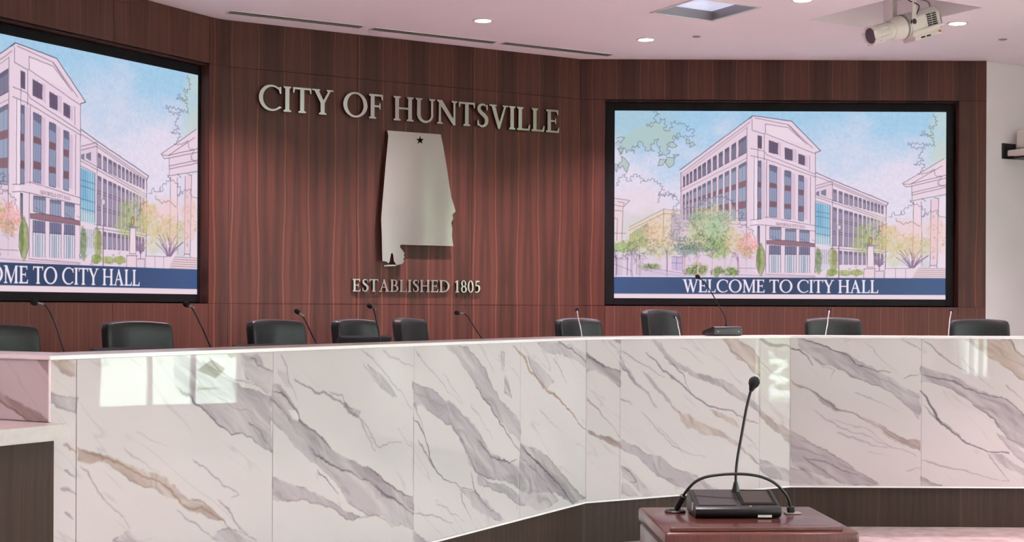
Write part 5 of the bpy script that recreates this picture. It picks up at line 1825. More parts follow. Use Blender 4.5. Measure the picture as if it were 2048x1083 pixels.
def make_chair(x, y, yaw, top, label, wd=.48):
    t = empty('desk_chair', label, 'chair', Matrix.Translation((x, y, DAIS)) @ Matrix.Rotation(yaw, 4, 'Z'), 'black leather chairs behind the council desk')
    h = top - DAIS
    s = h - 1.08
    bm = rounded(wd / 2, .045, .32, .03, 13)
    for v in bm.verts:
        u = v.co.x / (wd / 2)
        k = (v.co.z + .32) / .64
        v.co.y += -.05 * u * u + .09 * (k - .3) + (.018 * math.cos(u * PI / 2) * math.sin(k * PI) if v.co.y < 0 else 0)
        v.co.x *= .93 + .07 * math.sin(min(1, k * 1.15) * PI / 2) - .03 * k * k
        v.co.z += -.016 * u * u * k
        v.co += Vector((0, .21, h - .32))
    to_obj('backrest', bm, LEATHER, t, 60)
    bm = rounded(wd / 2 + .01, .25, .05, .04)
    for v in bm.verts:
        v.co.z += .46 + s - .02 * (v.co.y < -.2)
    to_obj('seat', bm, LEATHER, t, 60)
    for sx in (-1, 1):
        bm = new_bm()
        tube(bm, spline([(sx * .24, .16, .44 + s), (sx * .29, .12, .56 + s), (sx * .29, -.02, .655 + s), (sx * .29, -.2, .65 + s)], 6), .016, 8)
        tube(bm, spline([(sx * .22, -.1, .43 + s), (sx * .29, -.12, .5 + s), (sx * .29, -.14, .64 + s)], 6), .016, 8)
        box(bm, sx * .29 - .035, sx * .29 + .035, -.23, .08, .655 + s, .685 + s, .012)
        to_obj('armrest', bm, PLASTIC, t, 40)
    bm = new_bm()
    box(bm, -.035, .035, .20, .25, .40 + s, h - .35, .01)
    to_obj('back_bracket', bm, PLASTIC, t)
    bm = new_bm()
    lathe(bm, [(.03, .09), (.03, .25), (.02, .25), (.02, .41 + s)], 16)
    to_obj('gas_column', bm, CHROME, t, 30)
    bm = new_bm()
    for k in range(5):
        Mk = Matrix.Rotation(k * 2 * PI / 5, 4, 'Z')
        prism(bm, [(0, -.03), (.29, -.017), (.29, .017), (0, .03)], .075, .105, 'Z', Mk)
    to_obj('star_base', bm, CHROME, t)
    for k in range(5):
        Mk = Matrix.Rotation(k * 2 * PI / 5, 4, 'Z') @ Matrix.Translation((.28, 0, .035)) @ Matrix.Rotation(PI / 2, 4, 'X') @ Matrix.Translation((0, 0, -.025))
        bm = new_bm()
        lathe(bm, [(.02, 0), (.033, .004), (.033, .046), (.02, .05)], 14, Mk)
        tube(bm, [Matrix.Rotation(k * 2 * PI / 5, 4, 'Z') @ Vector((.28, 0, .035)), Matrix.Rotation(k * 2 * PI / 5, 4, 'Z') @ Vector((.28, 0, .08))], .012, 8)
        to_obj('caster', bm, PLASTIC, t, 40)


def chair(pxl, pxr, ytop, Y, yaw, label):
    pc = (pxl + pxr) / 2
    p = atY(pc, ytop, Y)
    q = Matrix.Rotation(R(yaw), 3, 'Z') @ Vector((0, .26, 0))
    make_chair(p.x - q.x, p.y - q.y, R(yaw), p.z, label)


chair(-72, 41, 648, 7.35, 50, 'black leather chair cut off by the left edge of the photo')
chair(209, 325, 641, 8.4, 50, 'black leather chair below the right part of the left screen, beside the leftmost microphone')
chair(491, 598, 638, 9.2, 52, 'black leather chair left of the dark monitor, below the letters CITY')
chair(658, 746, 637, 9.85, 58, 'black leather chair partly hidden by the tilted dark monitor')
chair(777, 847, 635, 10.8, 68, 'narrow-looking turned black leather chair just right of the dark monitor')
chair(1101, 1198, 635, 10.75, 44, 'black leather chair below the last letters of HUNTSVILLE, a microphone in front')
chair(1268, 1360, 618, 11.55, 48, 'tallest black leather chair, left of the microphone unit on the desk')
chair(1604, 1723, 634, 11.4, 6, 'black leather chair under the right screen, facing the room')
chair(1897, 2015, 637, 11.4, -4, 'rightmost black leather chair, in front of the white wall corner')


# ------------------------------------------------------------------ gooseneck microphones along the desk
NECK_D = PLASTIC
NECK_L = GREYMETAL


def goose(pts, back, neckmat, label):
    """pts: pixels from the head down to where the neck meets the desk edge"""
    bx, by = pts[-1]
    fac = DL if bx < 1172 else (DM if bx < 1580 else DR)
    base = fac.hit(bx, by, -.42)
    base2 = fac.hit(bx, by, -.42)
    n = len(pts)
    W = []
    for i, (x, y) in enumerate(pts):
        Yv = base.y + back * (1 - i / (n - 1))
        W.append(atY(x, y, Yv))
    d = (W[-1] - W[-2])
    k = (1.175 - W[-1].z) / d.z if abs(d.z) > 1e-4 else 1
    foot = W[-1] + d * k
    foot.z = 1.1405
    t = empty('gooseneck_microphone', label, 'microphone', Matrix.Translation(foot), 'gooseneck microphones along the council desk')
    L = [p - foot for p in W]
    bm = new_bm()
    lathe(bm, [(.035, 0), (.035, .012), (.014, .02), (.011, .05), (.005, .055)], 18)
    to_obj('mount', bm, PLASTIC, t, 40)
    path = spline([L[0].lerp(L[1], .25)] + L[1:] + [Vector((0, 0, .05))], 8)
    bm = new_bm()
    tube(bm, path, .0042, 8)
    to_obj('neck', bm, neckmat, t, 50)
    a, b = L[0], L[1]
    dd = (b - a).normalized()
    bm = new_bm()
    tube(bm, [a - dd * .014, a - dd * .011, a - dd * .002, a + dd * .014, a + dd * .022], [.004, .011, .0145, .0125, .007], 14)
    to_obj('foam_head', bm, MIC_DARK, t, 60)
    bm = new_bm()
    tube(bm, [a + dd * .021, a + dd * .05], .0055, 10)
    to_obj('head_collar', bm, GREYMETAL, t, 50)


goose([(68, 604), (80, 607), (92, 612), (104, 632), (115, 660), (129, 704)], .04, NECK_D, 'bent black gooseneck microphone nearest the left edge of the photo')
goose([(372, 608), (381, 612), (388, 622), (398, 642), (409, 665), (422, 694)], .06, NECK_D, 'black gooseneck microphone at the right end of the left screen')
goose([(594, 622), (602, 628), (609, 638), (618, 656), (625, 671), (635, 689)], .06, NECK_D, 'black gooseneck microphone between the third chair and the dark monitor')
goose([(739, 611), (746, 615), (750, 628), (753, 642), (756, 656), (761, 684)], .08, NECK_D, 'black gooseneck microphone rising behind the dark monitor')
goose([(913, 625), (921, 626), (932, 629), (942, 643), (952, 659), (965, 678)], .04, NECK_D, 'black gooseneck microphone standing alone below the figure 5 of 1805')
goose([(1154, 618), (1155, 627), (1157, 638), (1160, 650), (1162, 660), (1164, 673)], .22, NECK_L, 'slim microphone with grey neck in front of the chair below HUNTSVILLE')
goose([(1350, 632), (1352, 636), (1355, 644), (1356, 652), (1358, 660), (1360, 671)], .2, NECK_L, 'short microphone with grey neck in front of the tallest chair')
goose([(1659, 618), (1658, 625), (1656, 637), (1655, 648), (1653, 658), (1651, 671)], .2, NECK_L, 'slim microphone with grey neck in front of the chair under the right screen')
goose([(1902, 620), (1902, 627), (1900, 637), (1899, 648), (1898, 658), (1897, 671)], .2, NECK_L, 'rightmost slim microphone with grey neck, left of the rightmost chair')


# ------------------------------------------------------------------ monitors on the worktop
def monitor(TL, TR, off, label, lean=.35):
    fac = DL
    a, b = fac.hit(*TL, off), None
    d = ray(*TR)
    k = 1.0
    b = CAM + d * ((a - CAM).length / d.length)
    b.z = a.z + (b.z - a.z)
    # right corner on the plane through a parallel to the desk, turned a little
    b = fac.hit(*TR, off)
    w_ = (b - a).length
    xax = (b - a).normalized()
    mid = (a + b) / 2
    zax = Vector((0, 0, 1))
    yax = zax.cross(xax).normalized()
    up = (zax * math.cos(lean) + yax * -math.sin(lean)).normalized()
    xax = (xax - up * xax.dot(up)).normalized()
    yy = up.cross(xax)
    hgt = (mid.z - 1.165) / up.z
    root_p = mid - up * hgt
    M = Matrix(((xax.x, yy.x, up.x, mid.x), (xax.y, yy.y, up.y, mid.y), (xax.z, yy.z, up.z, mid.z), (0, 0, 0, 1)))
    t = empty('desk_monitor', label, 'monitor', Matrix.Translation((root_p.x, root_p.y, 1.1405)), 'dark monitors on the worktop')
    bm = new_bm()
    box(bm, -w_ / 2, w_ / 2, -.012, .012, -hgt, 0, .004, 2, M)
    adopt(to_obj('housing', bm, GREYPL), t)
    bm = new_bm()
    box(bm, -w_ / 2 + .012, w_ / 2 - .012, .0125, .0135, -hgt + .012, -.012, 0, 1, M)
    adopt(to_obj('screen', bm, BEZEL), t)
    bm = new_bm()
    Mz = Matrix.Translation((root_p.x, root_p.y, 1.1405)) @ Matrix.Rotation(math.atan2(xax.y, xax.x), 4, 'Z')
    box(bm, -.09, .09, -.05, .1, 0, .012, .004, 2, Mz)
    box(bm, -.02, .02, 0, .025, .012, .06, .004, 2, Mz)
    adopt(to_obj('stand', bm, PLASTIC), t)


monitor((681, 668), (781, 675), -.62, 'tilted dark monitor seen from behind on the desk, before two chairs', .45)
monitor((184, 697.5), (330, 692), -.60, 'dark monitor whose top edge shows below the chair beside the leftmost microphone')
monitor((468, 690.5), (592, 685), -.60, 'dark monitor whose top edge shows below the chair under the letters CITY')


# ------------------------------------------------------------------ conference microphone units
def conf_unit(M, label, name='conference_microphone', W=.25, neck=None, lit=False):
    t = empty(name, label, 'microphone', M, 'black conference microphone units')
    prof = [(0, .004), (-.012, .014), (-.012, .028), (0, .034), (.128, .066), (.142, .064), (.152, .05), (.152, .006), (.14, 0), (.01, 0)]
    bm = new_bm()
    prism(bm, [(p[0], p[1]) for p in prof], -W / 2, W / 2, 'X', None, 0, .004)
    to_obj('body', bm, PLASTIC, t, 30)
    sl = math.atan2(.032, .128)
    Ms = Matrix.Translation((0, 0, .0345)) @ Matrix.Rotation(sl, 4, 'X')
    bm = new_bm()
    box(bm, -W / 2 + .012, -.003, .004, .125, -.001, .0025, .0015, 1, Ms)
    to_obj('speaker_grille', bm, GREYPL, t)
    bm = new_bm()
    box(bm, .012, W / 2 - .010, .012, .122, -.001, .002, .001, 1, Ms)
    o = to_obj('display_frame', bm, BEZEL, t)
    bm = new_bm()
    box(bm, .022, W / 2 - .020, .022, .112, .002, .0026, 0, 1, Ms)
    to_obj('display_glass', bm, mat('display_glass', (.022, .018, .014), .12), o)
    bm = new_bm()
    box(bm, -W / 2 - .0012, -W / 2 + .002, .028, .05, .018, .04, .004, 2)
    to_obj('side_slot', bm, CHROME, t)
    bm = new_bm()
    box(bm, W / 2 - .07, W / 2 - .03, -.0135, -.011, .004, .011)
    o = to_obj('asset_tag', bm, TAGW, t)
    o['label'] = 'small white tag'
    bm = new_bm()
    lathe(bm, [(.004, 0), (.004, .001)], 10, Ms @ Matrix.Translation((.035, -.002, .0)))
    to_obj('indicator', bm, CHROME, t)
    for sx in (-1, 1):
        bm = new_bm()
        lathe(bm, [(.003, 0), (.003, .0014)], 8, Matrix.Translation((sx * W * .36, .151, .03)) @ Matrix.Rotation(-PI / 2, 4, 'X'))
        to_obj('rear_screw', bm, CHROME, t)
    # neck: world pixels turned into local points
    Mi = M.inverted()
    P = [Mi @ p for p in neck]
    bm = new_bm()
    b0 = P[-1]
    tube(bm, [b0 + Vector((0, 0, -.012)), b0, b0.lerp(P[-2], .0) + Vector((0, 0, .03))], [.012, .0125, .006], 14)
    to_obj('neck_socket', bm, PLASTIC, t, 40)
    bm = new_bm()
    tube(bm, spline(P, 10), .0042, 10)
    to_obj('neck', bm, PLASTIC, t, 50)
    d = (P[0] - P[1]).normalized()
    bm = new_bm()
    tube(bm, [P[0] + d * k for k in (-.024, -.014, -.004, .008, .016, .021)], [.006, .009, .0155, .0168, .012, .005], 18)
    to_obj('foam_head', bm, MIC_DARK, t, 60)
    return t


# ------------------------------------------------------------------ the lectern in front
PZ = .961
k_bl, k_br = atZ(1274, 1013.5, PZ), atZ(1616, 1011.5, PZ)
k_fl, k_fr = atZ(1331, 1065, PZ), atZ(1720, 1063, PZ)
xa = (k_fr - k_fl)
xa.z = 0
PW = xa.length
xa.normalize()
ya = Vector((-xa.y, xa.x, 0))
PD = ((k_bl - k_fl).dot(ya) + (k_br - k_fr).dot(ya)) / 2
ctr = (k_fl + k_fr) / 2
ML = Matrix(((xa.x, ya.x, 0, ctr.x), (xa.y, ya.y, 0, ctr.y), (0, 0, 1, 0), (0, 0, 0, 1)))
print('lectern', PW, PD, k_fl, k_bl)
lect = empty('lectern', 'reddish brown wooden lectern in the foreground holding a microphone unit', 'lectern', ML)


def uvbox(bm, x0, x1, y0, y1, z0, z1, r=.0):
    box(bm, x0, x1, y0, y1, z0, z1, r, 3)


def box_uv(bm):
    uvl = bm.loops.layers.uv.verify()
    for f in bm.faces:
        n = f.normal
        for l in f.loops:
            c = l.vert.co
            if abs(n.z) > .7:
                l[uvl].uv = (c.y, c.x)
            elif abs(n.x) > .7:
                l[uvl].uv = (c.y, c.z)
            else:
                l[uvl].uv = (c.x, c.z)


bm = new_bm()
uvbox(bm, -PW / 2, PW / 2, 0, PD, PZ - .045, PZ, .009)
bm.normal_update()
box_uv(bm)
to_obj('lectern_top', bm, MAHOG, lect, 35)
bm = new_bm()
uvbox(bm, -PW / 2 + .004, PW / 2 - .004, .006, PD - .01, .06, PZ - .047, .006)
bm.normal_update()
box_uv(bm)
to_obj('lectern_body', bm, MAHOG, lect, 35)
bm = new_bm()
uvbox(bm, -PW / 2 - .01, PW / 2 + .01, -.01, PD + .01, 0.001, .059, .006)
bm.normal_update()
box_uv(bm)
to_obj('lectern_base', bm, MAHOG, lect, 35)
bm = new_bm()
uvbox(bm, -PW / 2 + .018, PW / 2 - .042, .016, .046, PZ + .0003, PZ + .011, .002)
bm.normal_update()
box_uv(bm)
to_obj('paper_stop', bm, MAHOG, lect, 35)
for sx in (-1, 1):
    bm = new_bm()
    uvbox(bm, sx * (PW / 2 - .001) - .003, sx * (PW / 2 - .001) + .003, .05, PD - .05, .14, PZ - .12, .002)
    bm.normal_update()
    box_uv(bm)
    to_obj('side_panel', bm, MAHOG, lect)

uf = atZ(1478, 1037, PZ)
MU = Matrix.Translation(Vector((uf.x, uf.y, PZ + .0005))) @ Matrix.Rotation(math.atan2(xa.y, xa.x) * .6, 4, 'Z') @ Matrix.Translation((0, .012, 0))
yb = uf.y + .125
neckp = [atY(1507.5, 766, yb + .02), atY(1501, 783, yb + .02), atY(1493, 815, yb + .02), atY(1484, 865, yb + .015), atY(1475.5, 912, yb + .01), atY(1472, 945, yb + .005), atY(1471.5, 983, yb)]
UW = (1566 - 1392) / F * uf.y
conf_unit(MU, 'black conference microphone with display and tall gooseneck on the wooden lectern', W=UW, neck=neckp)

# cable looping over the unit, its socket plate and its grommet
gq = atZ(1350, 1023, PZ)
pq = atZ(1585, 1026, PZ)
cb = empty('microphone_cable', 'black cable arching over the lectern microphone between two plugs', 'cable', Matrix.Translation((gq.x, gq.y, PZ)))
o0 = Vector((gq.x, gq.y, PZ))
yc0, yc1 = gq.y, pq.y
px_path = [(1352, 1019), (1359, 1006), (1367, 990), (1378, 975), (1392, 962), (1412, 953), (1440, 948.5), (1471, 947), (1500, 948.5), (1526, 954), (1549, 965), (1566, 981), (1576, 996), (1581.5, 1016)]
path = []
for i, (x, y) in enumerate(px_path):
    s_ = i / (len(px_path) - 1)
    path.append(atY(x, y, yc0 + (yc1 - yc0) * s_ - .05 * math.sin(s_ * PI)) - o0)
bm = new_bm()
tube(bm, spline(path, 6), .0043, 10)
to_obj('cord', bm, PLASTIC, cb, 60)
bm = new_bm()
d = (path[2] - path[0])
tube(bm, [path[0], path[0] + d * .2, path[0] + d * .95, path[0] + d], [.006, .0095, .0095, .006], 12)
to_obj('connector', bm, PLASTIC, cb, 40)
bm = new_bm()
d = (path[-1] - path[-2]).normalized()
e = path[-1]
box(bm, e.x - .011, e.x + .011, e.y - .009, e.y + .009, .004, e.z + .006, .003)
to_obj('plug', bm, PLASTIC, cb)

gr = empty('cable_grommet', 'round black cable grommet on the left of the lectern top', 'grommet', Matrix.Translation((gq.x, gq.y, PZ)))
bm = new_bm()
n_ = 40
pr = [(.031, .0003), (.031, .003), (.028, .006), (.021, .006), (.018, .003), (.018, .0003)]
rings = [[bm.verts.new((r_ * math.cos(2 * PI * k / n_), r_ * math.sin(2 * PI * k / n_), z_)) for k in range(n_)] for r_, z_ in pr]
for i in range(len(pr)):
    j = (i + 1) % len(pr)
    for k in range(n_):
        bm.faces.new((rings[i][k], rings[i][(k + 1) % n_], rings[j][(k + 1) % n_], rings[j][k]))
to_obj('ring', bm, PLASTIC, gr, 40)
bm = new_bm()
lathe(bm, [(.0175, .0003), (.0175, .002)], 30)
to_obj('insert', bm, GREYPL, gr)

sp = empty('socket_plate', 'small metal socket plate on the right of the lectern top', 'socket', Matrix.Translation((pq.x, pq.y, PZ)) @ Matrix.Rotation(math.atan2(xa.y, xa.x), 4, 'Z'))
bm = new_bm()
box(bm, -.024, .024, -.018, .018, .0003, .0035, .001, 1)
to_obj('plate', bm, CHROME, sp)
bm = new_bm()
for sx in (-1, 1):
    lathe(bm, [(.0025, .0035), (.0025, .0045)], 8, Matrix.Translation((sx * .019, 0, 0)))
to_obj('screws', bm, GREYMETAL, sp)

# the same kind of unit on the council desk, seen from behind
ub = DM.hit(1457, 669, -.10)
ub.z = CAPZ + .0006
MD = Matrix.Translation(ub) @ Matrix.Rotation(PI + R(24), 4, 'Z') @ Matrix.Translation((0, -.152, 0))
yd = ub.y + .03
neckd = [atY(1396, 553.5, yd + .05), atY(1405, 561, yd + .05), atY(1420, 580, yd + .04), atY(1434, 604, yd + .03), atY(1446, 625, yd + .02), atY(1451.5, 638, yd + .01), atY(1453, 652, yd)]
conf_unit(MD, 'black conference microphone unit seen from behind, standing on the white desk edge', W=.235, neck=neckd)


# ------------------------------------------------------------------ ceiling fittings
def spot(parent, loc, power, col, size=1.9, blend=.8, rad=.06, rot=(0, 0, 0)):
    l = bpy.data.lights.new('lamp_light', 'SPOT')
    l.energy = power
    l.color = col
    l.spot_size = size
    l.spot_blend = blend
    l.shadow_soft_size = rad
    o = bpy.data.objects.new('lamp_light', l)
    COL.objects.link(o)
    o.location = loc
    o.rotation_euler = rot
    o.parent = parent


def downlight(p, label, group='recessed round downlights', power=DOWN_POWER, size=1.9, col=DOWN_COL):
    t = empty('ceiling_downlight', label, 'ceiling light', Matrix.Translation((p.x, p.y, CEIL)), group)
    bm = new_bm()
    n_ = 36
    pr = [(.088, -.0005), (.086, -.006), (.070, -.008), (.066, -.0005)]
    rings = [[bm.verts.new((r_ * math.cos(2 * PI * k / n_), r_ * math.sin(2 * PI * k / n_), z_)) for k in range(n_)] for r_, z_ in pr]
    for i in range(4):
        j = (i + 1) % 4
        for k in range(n_):
            bm.faces.new((rings[i][k], rings[i][(k + 1) % n_], rings[j][(k + 1) % n_], rings[j][k]))
    to_obj('trim_ring', bm, FIXW, t, 40)
    bm = new_bm()
    lathe(bm, [(.066, -.0008), (.066, -.004), (.05, -.006), (.0, -.0065)], 36)
    to_obj('lens', bm, LAMPLENS, t)
    spot(t, (0, 0, -.03), power, col, size)


downlight(atZ(966, 40.5, CEIL), 'round downlight in the ceiling above the letters HUNTSVILLE, left of the others')
downlight(atZ(1292, 78.5, CEIL), 'round downlight in the ceiling nearest the right wood wall, left of the square recess')
downlight(atZ(1605, -1, CEIL), 'round downlight cut off by the top edge of the photo')
downlight(atZ(1915, 46, CEIL), 'round downlight in the ceiling right of the white stage spotlight')
for k_, lb_ in ((1.14, 'added round downlight just above the frame, left of the one over HUNTSVILLE, brightening the wood wall'),):
    pa_, pb_ = atZ(966, 40.5, CEIL), atZ(1292, 78.5, CEIL)
    downlight(pa_ - (pb_ - pa_) * k_, lb_, power=DOWN_POWER)  # added lamp out of view, brightens the left of the middle wall
PINK = (1.0, .52, .62)
for x, y, pw_, sz_, cl_ in ((3.8, 4.8, 1, 1.3, 0), (.2, 4.4, .42, 1.6, 2), (4.6, 7.4, 1.15, 1.7, 1), (-2.8, 4.0, .42, 1.5, 1), (-.2, 2.2, 1, 1.3, 0), (2.2, 2.4, 1, 1.3, 0), (5.0, 2.8, 1, 1.3, 0), (-5.2, .6, 1, 1.3, 0), (-2.2, -.4, 1, 1.3, 0), (1.4, -.8, 1, 1.3, 0), (4.6, -.8, 1, 1.3, 0), (-4.6, -2.6, 1, 1.3, 0)):  # unseen lamps added to brighten floor, marble and ceiling, some tinted pink
    downlight(Vector((x, y, 0)), 'added unseen round downlight in the ceiling over the front of the room, brightening floor and desk', 'added downlights out of view', ADDED_POWER * pw_, sz_, (DOWN_COL, PINK, (1.0, .88, .90))[cl_])


def small_disc(px, py, label):
    p = atZ(px, py, CEIL)
    t = empty('sprinkler_head', label, 'sprinkler', Matrix.Translation((p.x, p.y, CEIL)), 'concealed sprinkler covers')
    bm = new_bm()
    lathe(bm, [(.036, -.0005), (.036, -.004), (.03, -.007), (0, -.0075)], 28)
    to_obj('cover_plate', bm, GREYMETAL, t, 40)
    bm = new_bm()
    lathe(bm, [(.042, -.0003), (.041, -.003), (.037, -.003), (.036, -.0003)], 28)
    to_obj('cover_ring', bm, FIXW, t, 40)


small_disc(1393, 72.5, 'small grey sprinkler cover below the square ceiling recess')
small_disc(2006, 78, 'small grey sprinkler cover near the right edge of the photo')


def slot(pa, pb, label):
    a, b = atZ(*pa, CEIL), atZ(*pb, CEIL)
    c = (a + b) / 2
    L = abs((b - a).dot(du))
    t = empty('slot_diffuser', label, 'air vent', Matrix.Translation((c.x, c.y, CEIL)) @ Matrix.Rotation(A30, 4, 'Z'), 'linear slot diffusers')
    w_ = .062
    bm = new_bm()
    for x0, x1, y0, y1 in ((-L / 2, L / 2, -w_, -w_ + .01), (-L / 2, L / 2, w_ - .01, w_), (-L / 2, -L / 2 + .01, -w_ + .01, w_ - .01), (L / 2 - .01, L / 2, -w_ + .01, w_ - .01)):
        box(bm, x0, x1, y0, y1, -.006, -.0005)
    to_obj('frame', bm, FIXW, t)
    bm = new_bm()
    box(bm, -L / 2 + .01, L / 2 - .01, -w_ + .01, w_ - .01, -.002, -.0005)
    to_obj('dark_slot', bm, DARKSLOT, t)
    bm = new_bm()
    box(bm, -L / 2 + .01, L / 2 - .01, -.007, .007, -.007, -.0022)
    to_obj('blade', bm, GREYMETAL, t)


slot((455, 23.5), (725, 53.5), 'long narrow ceiling slot vent nearest the left screen')
slot((742, 57), (991, 84.5), 'long narrow ceiling slot vent, the middle one of three in a line')
slot((1000, 86.5), (1226, 109), 'long narrow ceiling slot vent nearest the right wood wall')

# square light recess
qc = du * ((q1[0] + q1[1]) / 2) + dn * ((q1[2] + q1[3]) / 2)
hx_, hy_ = (q1[1] - q1[0]) / 2, (q1[3] - q1[2]) / 2
MQ = Matrix(((du.x, dn.x * -1, 0, qc.x), (du.y, dn.y * -1, 0, qc.y), (0, 0, 1, CEIL), (0, 0, 0, 1)))
t = empty('ceiling_light_panel', 'square bluish light panel recessed in the ceiling, turned diagonally', 'ceiling light', MQ)
bm = new_bm()
for x0, x1, y0, y1 in ((-hx_ - .012, hx_ + .012, -hy_ - .012, -hy_ + .006), (-hx_ - .012, hx_ + .012, hy_ - .006, hy_ + .012), (-hx_ - .012, -hx_ + .006, -hy_, hy_), (hx_ - .006, hx_ + .012, -hy_, hy_)):
    box(bm, x0, x1, y0, y1, -.007, -.0006)
to_obj('frame', bm, FIXW, t)
PANEL = mat('skylight_lens', (.6, .66, .75), .3)
nd, lnk, b_ = nodes(PANEL)
tcn = N(PANEL, 'ShaderNodeTexCoord')
nz = N(PANEL, 'ShaderNodeTexNoise')
nz.inputs['Scale'].default_value = 7
nz.inputs['Detail'].default_value = 3
lnk.new(tcn.outputs['Object'], nz.inputs['Vector'])
cr = N(PANEL, 'ShaderNodeValToRGB')
cr.color_ramp.elements[0].color = (.42, .46, .60, 1)
cr.color_ramp.elements[1].color = (.58, .66, .86, 1)
cr.color_ramp.elements[0].position = .35
cr.color_ramp.elements[1].position = .55
lnk.new(nz.outputs[0], cr.inputs[0])
lnk.new(cr.outputs[0], b_.inputs['Emission Color'])
b_.inputs['Emission Strength'].default_value = .75 * 2.0 ** -EXPO
bm = new_bm()
box(bm, -hx_ + .004, hx_ - .004, -hy_ + .004, hy_ - .004, .075, .085)
to_obj('lens', bm, PANEL, t)
bm = new_bm()
for x0, x1, y0, y1 in ((-hx_ + .001, hx_ - .001, -hy_ + .001, -hy_ + .004), (-hx_ + .001, hx_ - .001, hy_ - .004, hy_ - .001), (-hx_ + .001, -hx_ + .004, -hy_ + .004, hy_ - .004), (hx_ - .004, hx_ - .001, -hy_ + .004, hy_ - .004)):
    box(bm, x0, x1, y0, y1, .0, .1)
to_obj('side_liner', bm, GREYMETAL, t)


# stage spotlight hanging in the large recess
def spotlight():
    p0 = atY(1806, 54, 11.25)
    ax = Vector((-.55, -.26, -.185)).normalized()      # from the body to the lens
    z_ = Vector((0, 0, 1))
    y_ = z_.cross(-ax).normalized()
    zz = (-ax).cross(y_).normalized()
    Mx = Matrix(((-ax.x, y_.x, zz.x, p0.x), (-ax.y, y_.y, zz.y, p0.y), (-ax.z, y_.z, zz.z, p0.z), (0, 0, 0, 1)))
    t = empty('stage_spotlight', 'white stage spotlight hanging in the large square ceiling recess', 'spotlight', Mx)
    bm = new_bm()
    X = Matrix.Rotation(PI / 2, 4, 'Y')
    lathe(bm, [(.072, -.34), (.072, -.30), (.066, -.30), (.066, -.19), (.074, -.185), (.074, -.175), (.070, -.17), (.072, -.13)], 32, X)
    to_obj('lens_tube', bm, FIXW, t, 35)
    bm = new_bm()
    lathe(bm, [(.062, -.3408), (.055, -.3415), (0, -.343)], 32, X)
    o = to_obj('front_lens', bm, mat('front_lens', (.13, .10, .13), .12), t, 35)
    bm = new_bm()
    for k in range(8):
        a_ = k * PI / 4
        Mk = Matrix.Rotation(a_, 4, 'X')
        if k % 2 == 0:
            box(bm, -.365, -.335, -.035, .035, .068, .078, .003, 1, Mk)
        box(bm, -.35, -.335, -.032, .032, .062, .076, .002, 1, Mk)
    to_obj('colour_frame_holder', bm, FIXW, t)
    bm = new_bm()
    for k in range(12):
        Mk = Matrix.Rotation(k * PI / 6, 4, 'X')
        box(bm, -.285, -.205, -.006, .006, .064, .073, .002, 1, Mk)
    to_obj('tube_rib', bm, FIXW, t)
    bm = new_bm()
    lathe(bm, [(.075, -.14), (.092, -.115), (.098, -.07), (.098, .0), (.09, .015)], 32, X)
    to_obj('shutter_barrel', bm, FIXW, t, 35)
    bm = new_bm()
    lathe(bm, [(.1015, -.03), (.1025, -.022), (.1015, -.012), (.095, -.012)], 32, X)
    to_obj('barrel_band', bm, GREYMETAL, t, 35)
    bm = new_bm()
    sec = [(-.095, -.06), (-.07, -.10), (.07, -.10), (.095, -.06), (.10, .05), (.065, .10), (-.065, .10), (-.10, .05)]
    prism(bm, sec, .01, .315, 'X', None, 0, .012)
    to_obj('lamp_housing', bm, FIXW, t, 30)
    for row in range(2):
        bm = new_bm()
        for k in range(6):
            box(bm, .17 + row * .055, .215 + row * .055, -.103, -.094, -.045 + k * .017, -.035 + k * .017)
        o = to_obj('vent_slots', bm, DARKSLOT, t)
    bm = new_bm()
    box(bm, .02, .33, -.106, -.088, -.07, -.052, .005, 2)
    to_obj('heat_sink_rail', bm, FIXW, t)
    bm = new_bm()
    box(bm, .03, .31, -.075, .075, -.135, -.095, .012, 2)
    to_obj('driver_box', bm, FIXW, t, 30)
    bm = new_bm()
    for k in range(2):
        box(bm, .09 + k * .06, .135 + k * .06, -.0765, -.073, -.125, -.112)
    to_obj('driver_vents', bm, DARKSLOT, t)
    bm = new_bm()
    lathe(bm, [(.022, 0), (.022, .02), (.014, .024)], 18, Matrix.Translation((.02, -.10, .02)) @ Matrix.Rotation(PI / 2, 4, 'X'))
    to_obj('tilt_knob', bm, GREYPL, t, 40)
    bm = new_bm()
    tube(bm, spline([(.315, -.02, .05), (.37, -.03, .03), (.36, -.04, -.06), (.30, -.05, -.10)], 8), .006, 8)
    to_obj('rear_handle', bm, GREYMETAL, t, 50)
    bm = new_bm()
    box(bm, .285, .305, -.085, -.07, -.115, -.10, .004)
    to_obj('orange_clip', bm, CORDM, t)
    Mi = Mx.inverted()
    # yoke and clamp in world directions
    sdv = Vector((y_.x, y_.y, 0)).normalized()
    c = Mx @ Vector((.02, 0, .02))
    for s_ in (-1, 1):
        bm = new_bm()
        a = c + sdv * .115 * s_
        b = a + Vector((0, 0, .20))
        e = ax.copy()
        e.z = 0
        e.normalize()
        Mb = Matrix(((e.x, sdv.x, 0, a.x), (e.y, sdv.y, 0, a.y), (0, 0, 1, a.z), (0, 0, 0, 1)))
        box(bm, -.022, .022, -.004, .004, -.03, .21, .003, 1, Mb)
        adopt(to_obj('yoke_arm', bm, FIXW), t)
    bm = new_bm()
    Mb = Matrix(((e.x, sdv.x, 0, c.x), (e.y, sdv.y, 0, c.y), (0, 0, 1, c.z), (0, 0, 0, 1)))
    box(bm, -.022, .022, -.119, .119, .205, .215, .003, 1, Mb)
    adopt(to_obj('yoke_bridge', bm, FIXW), t)
    bm = new_bm()
    top = CEIL + .4195 - c.z
    tube(bm, [Mb @ Vector((0, 0, .214)), Mb @ Vector((0, 0, top))], .024, 18)
    adopt(to_obj('hanging_pipe', bm, FIXW, smooth=40), t)
    bm = new_bm()
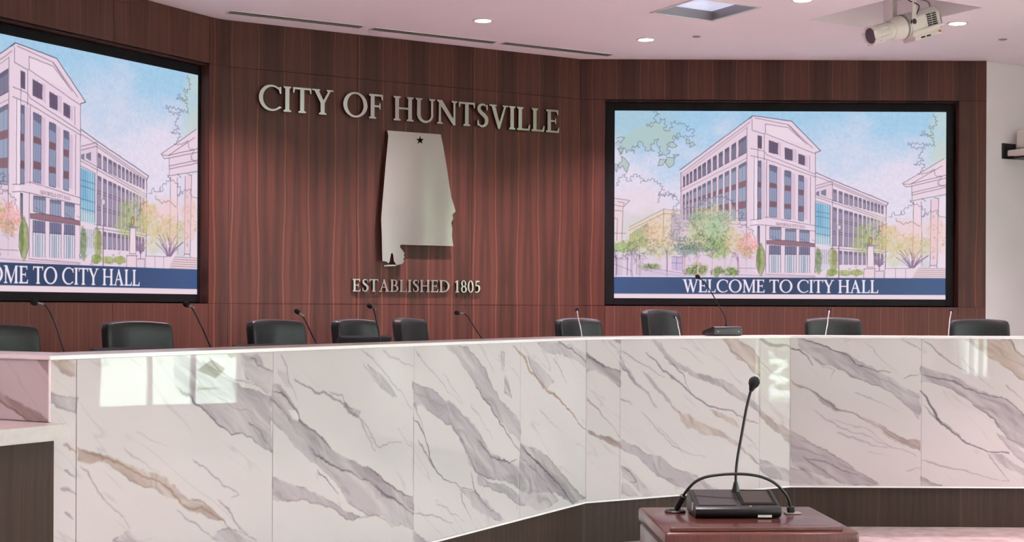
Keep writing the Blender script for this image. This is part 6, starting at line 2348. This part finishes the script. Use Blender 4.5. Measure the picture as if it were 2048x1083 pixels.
    pts = [Mx @ Vector((.31, 0, .06)), Mx @ Vector((.34, .03, .14)), Mx @ Vector((.2, .02, .2)), Mb @ Vector((-.04, .03, .24)), Mb @ Vector((-.03, .0, min(top, .3)))]
    tube(bm, spline(pts, 8), .006, 8)
    adopt(to_obj('power_cord', bm, GREYMETAL, smooth=50), t)
    bm = new_bm()
    pts = [Mx @ Vector((.06, -.1, .06)), Mx @ Vector((.09, -.13, .13)), Mx @ Vector((.03, -.09, .20)), Mb @ Vector((.0, -.03, .26))]
    tube(bm, spline(pts, 8), .0045, 8)
    adopt(to_obj('safety_cable', bm, DARKSLOT, smooth=50), t)


spotlight()


# ------------------------------------------------------------------ pan-tilt camera on the white wall
def wall_camera():
    b = WW.hit(2009, 300, 0)
    u, z = WW.uz(2052, 302)
    t = empty('wall_camera', 'white pan tilt camera on a black wall bracket, right edge of the photo', 'camera', WW.frame(u, z, .001))
    DX = -.14
    bm = new_bm()
    ul = WW.uz(2003, 302)[0] - u
    ur = WW.uz(2030, 302)[0] - u
    box(bm, ul, ur, -.012, 0, WW.uz(2003, 317)[1] - z, WW.uz(2003, 286)[1] - z, .004)
    box(bm, ul + .09, -ul, -.25, -.012, -.092, -.075, .004)
    prism(bm, [(-.012, -.076), (-.10, -.076), (-.012, .02)], ul + .05, ul + .07, 'X')
    to_obj('bracket', bm, PLASTIC, t)
    bm = new_bm()
    box(bm, DX - .17, DX + .17, -.26, -.03, -.073, -.012, .018, 3)
    to_obj('camera_base', bm, FIXW, t, 35)
    bm = new_bm()
    box(bm, DX - .02, DX + .06, -.2615, -.258, -.05, -.036)
    to_obj('status_window', bm, BEZEL, t)
    bm = new_bm()
    lathe(bm, [(.075, -.011), (.07, .008), (.055, .012)], 28, Matrix.Translation((DX, -.145, 0)))
    to_obj('pan_ring', bm, FIXW, t, 40)
    for s_ in (-1, 1):
        bm = new_bm()
        box(bm, DX + s_ * .088 - .02, DX + s_ * .088 + .02, -.20, -.09, .004, .17, .016, 3)
        to_obj('fork_arm', bm, FIXW, t, 35)
    bm = new_bm()
    Mh = Matrix.Translation((DX, -.145, .105)) @ Matrix.Rotation(PI / 2, 4, 'X')
    lathe(bm, [(.04, -.07), (.06, -.06), (.064, -.01), (.064, .05), (.058, .075)], 30, Mh)
    to_obj('camera_head', bm, FIXW, t, 40)
    bm = new_bm()
    lathe(bm, [(.052, .0755), (.046, .08), (.03, .079), (0, .082)], 30, Mh)
    to_obj('lens', bm, BEZEL, t, 40)


wall_camera()
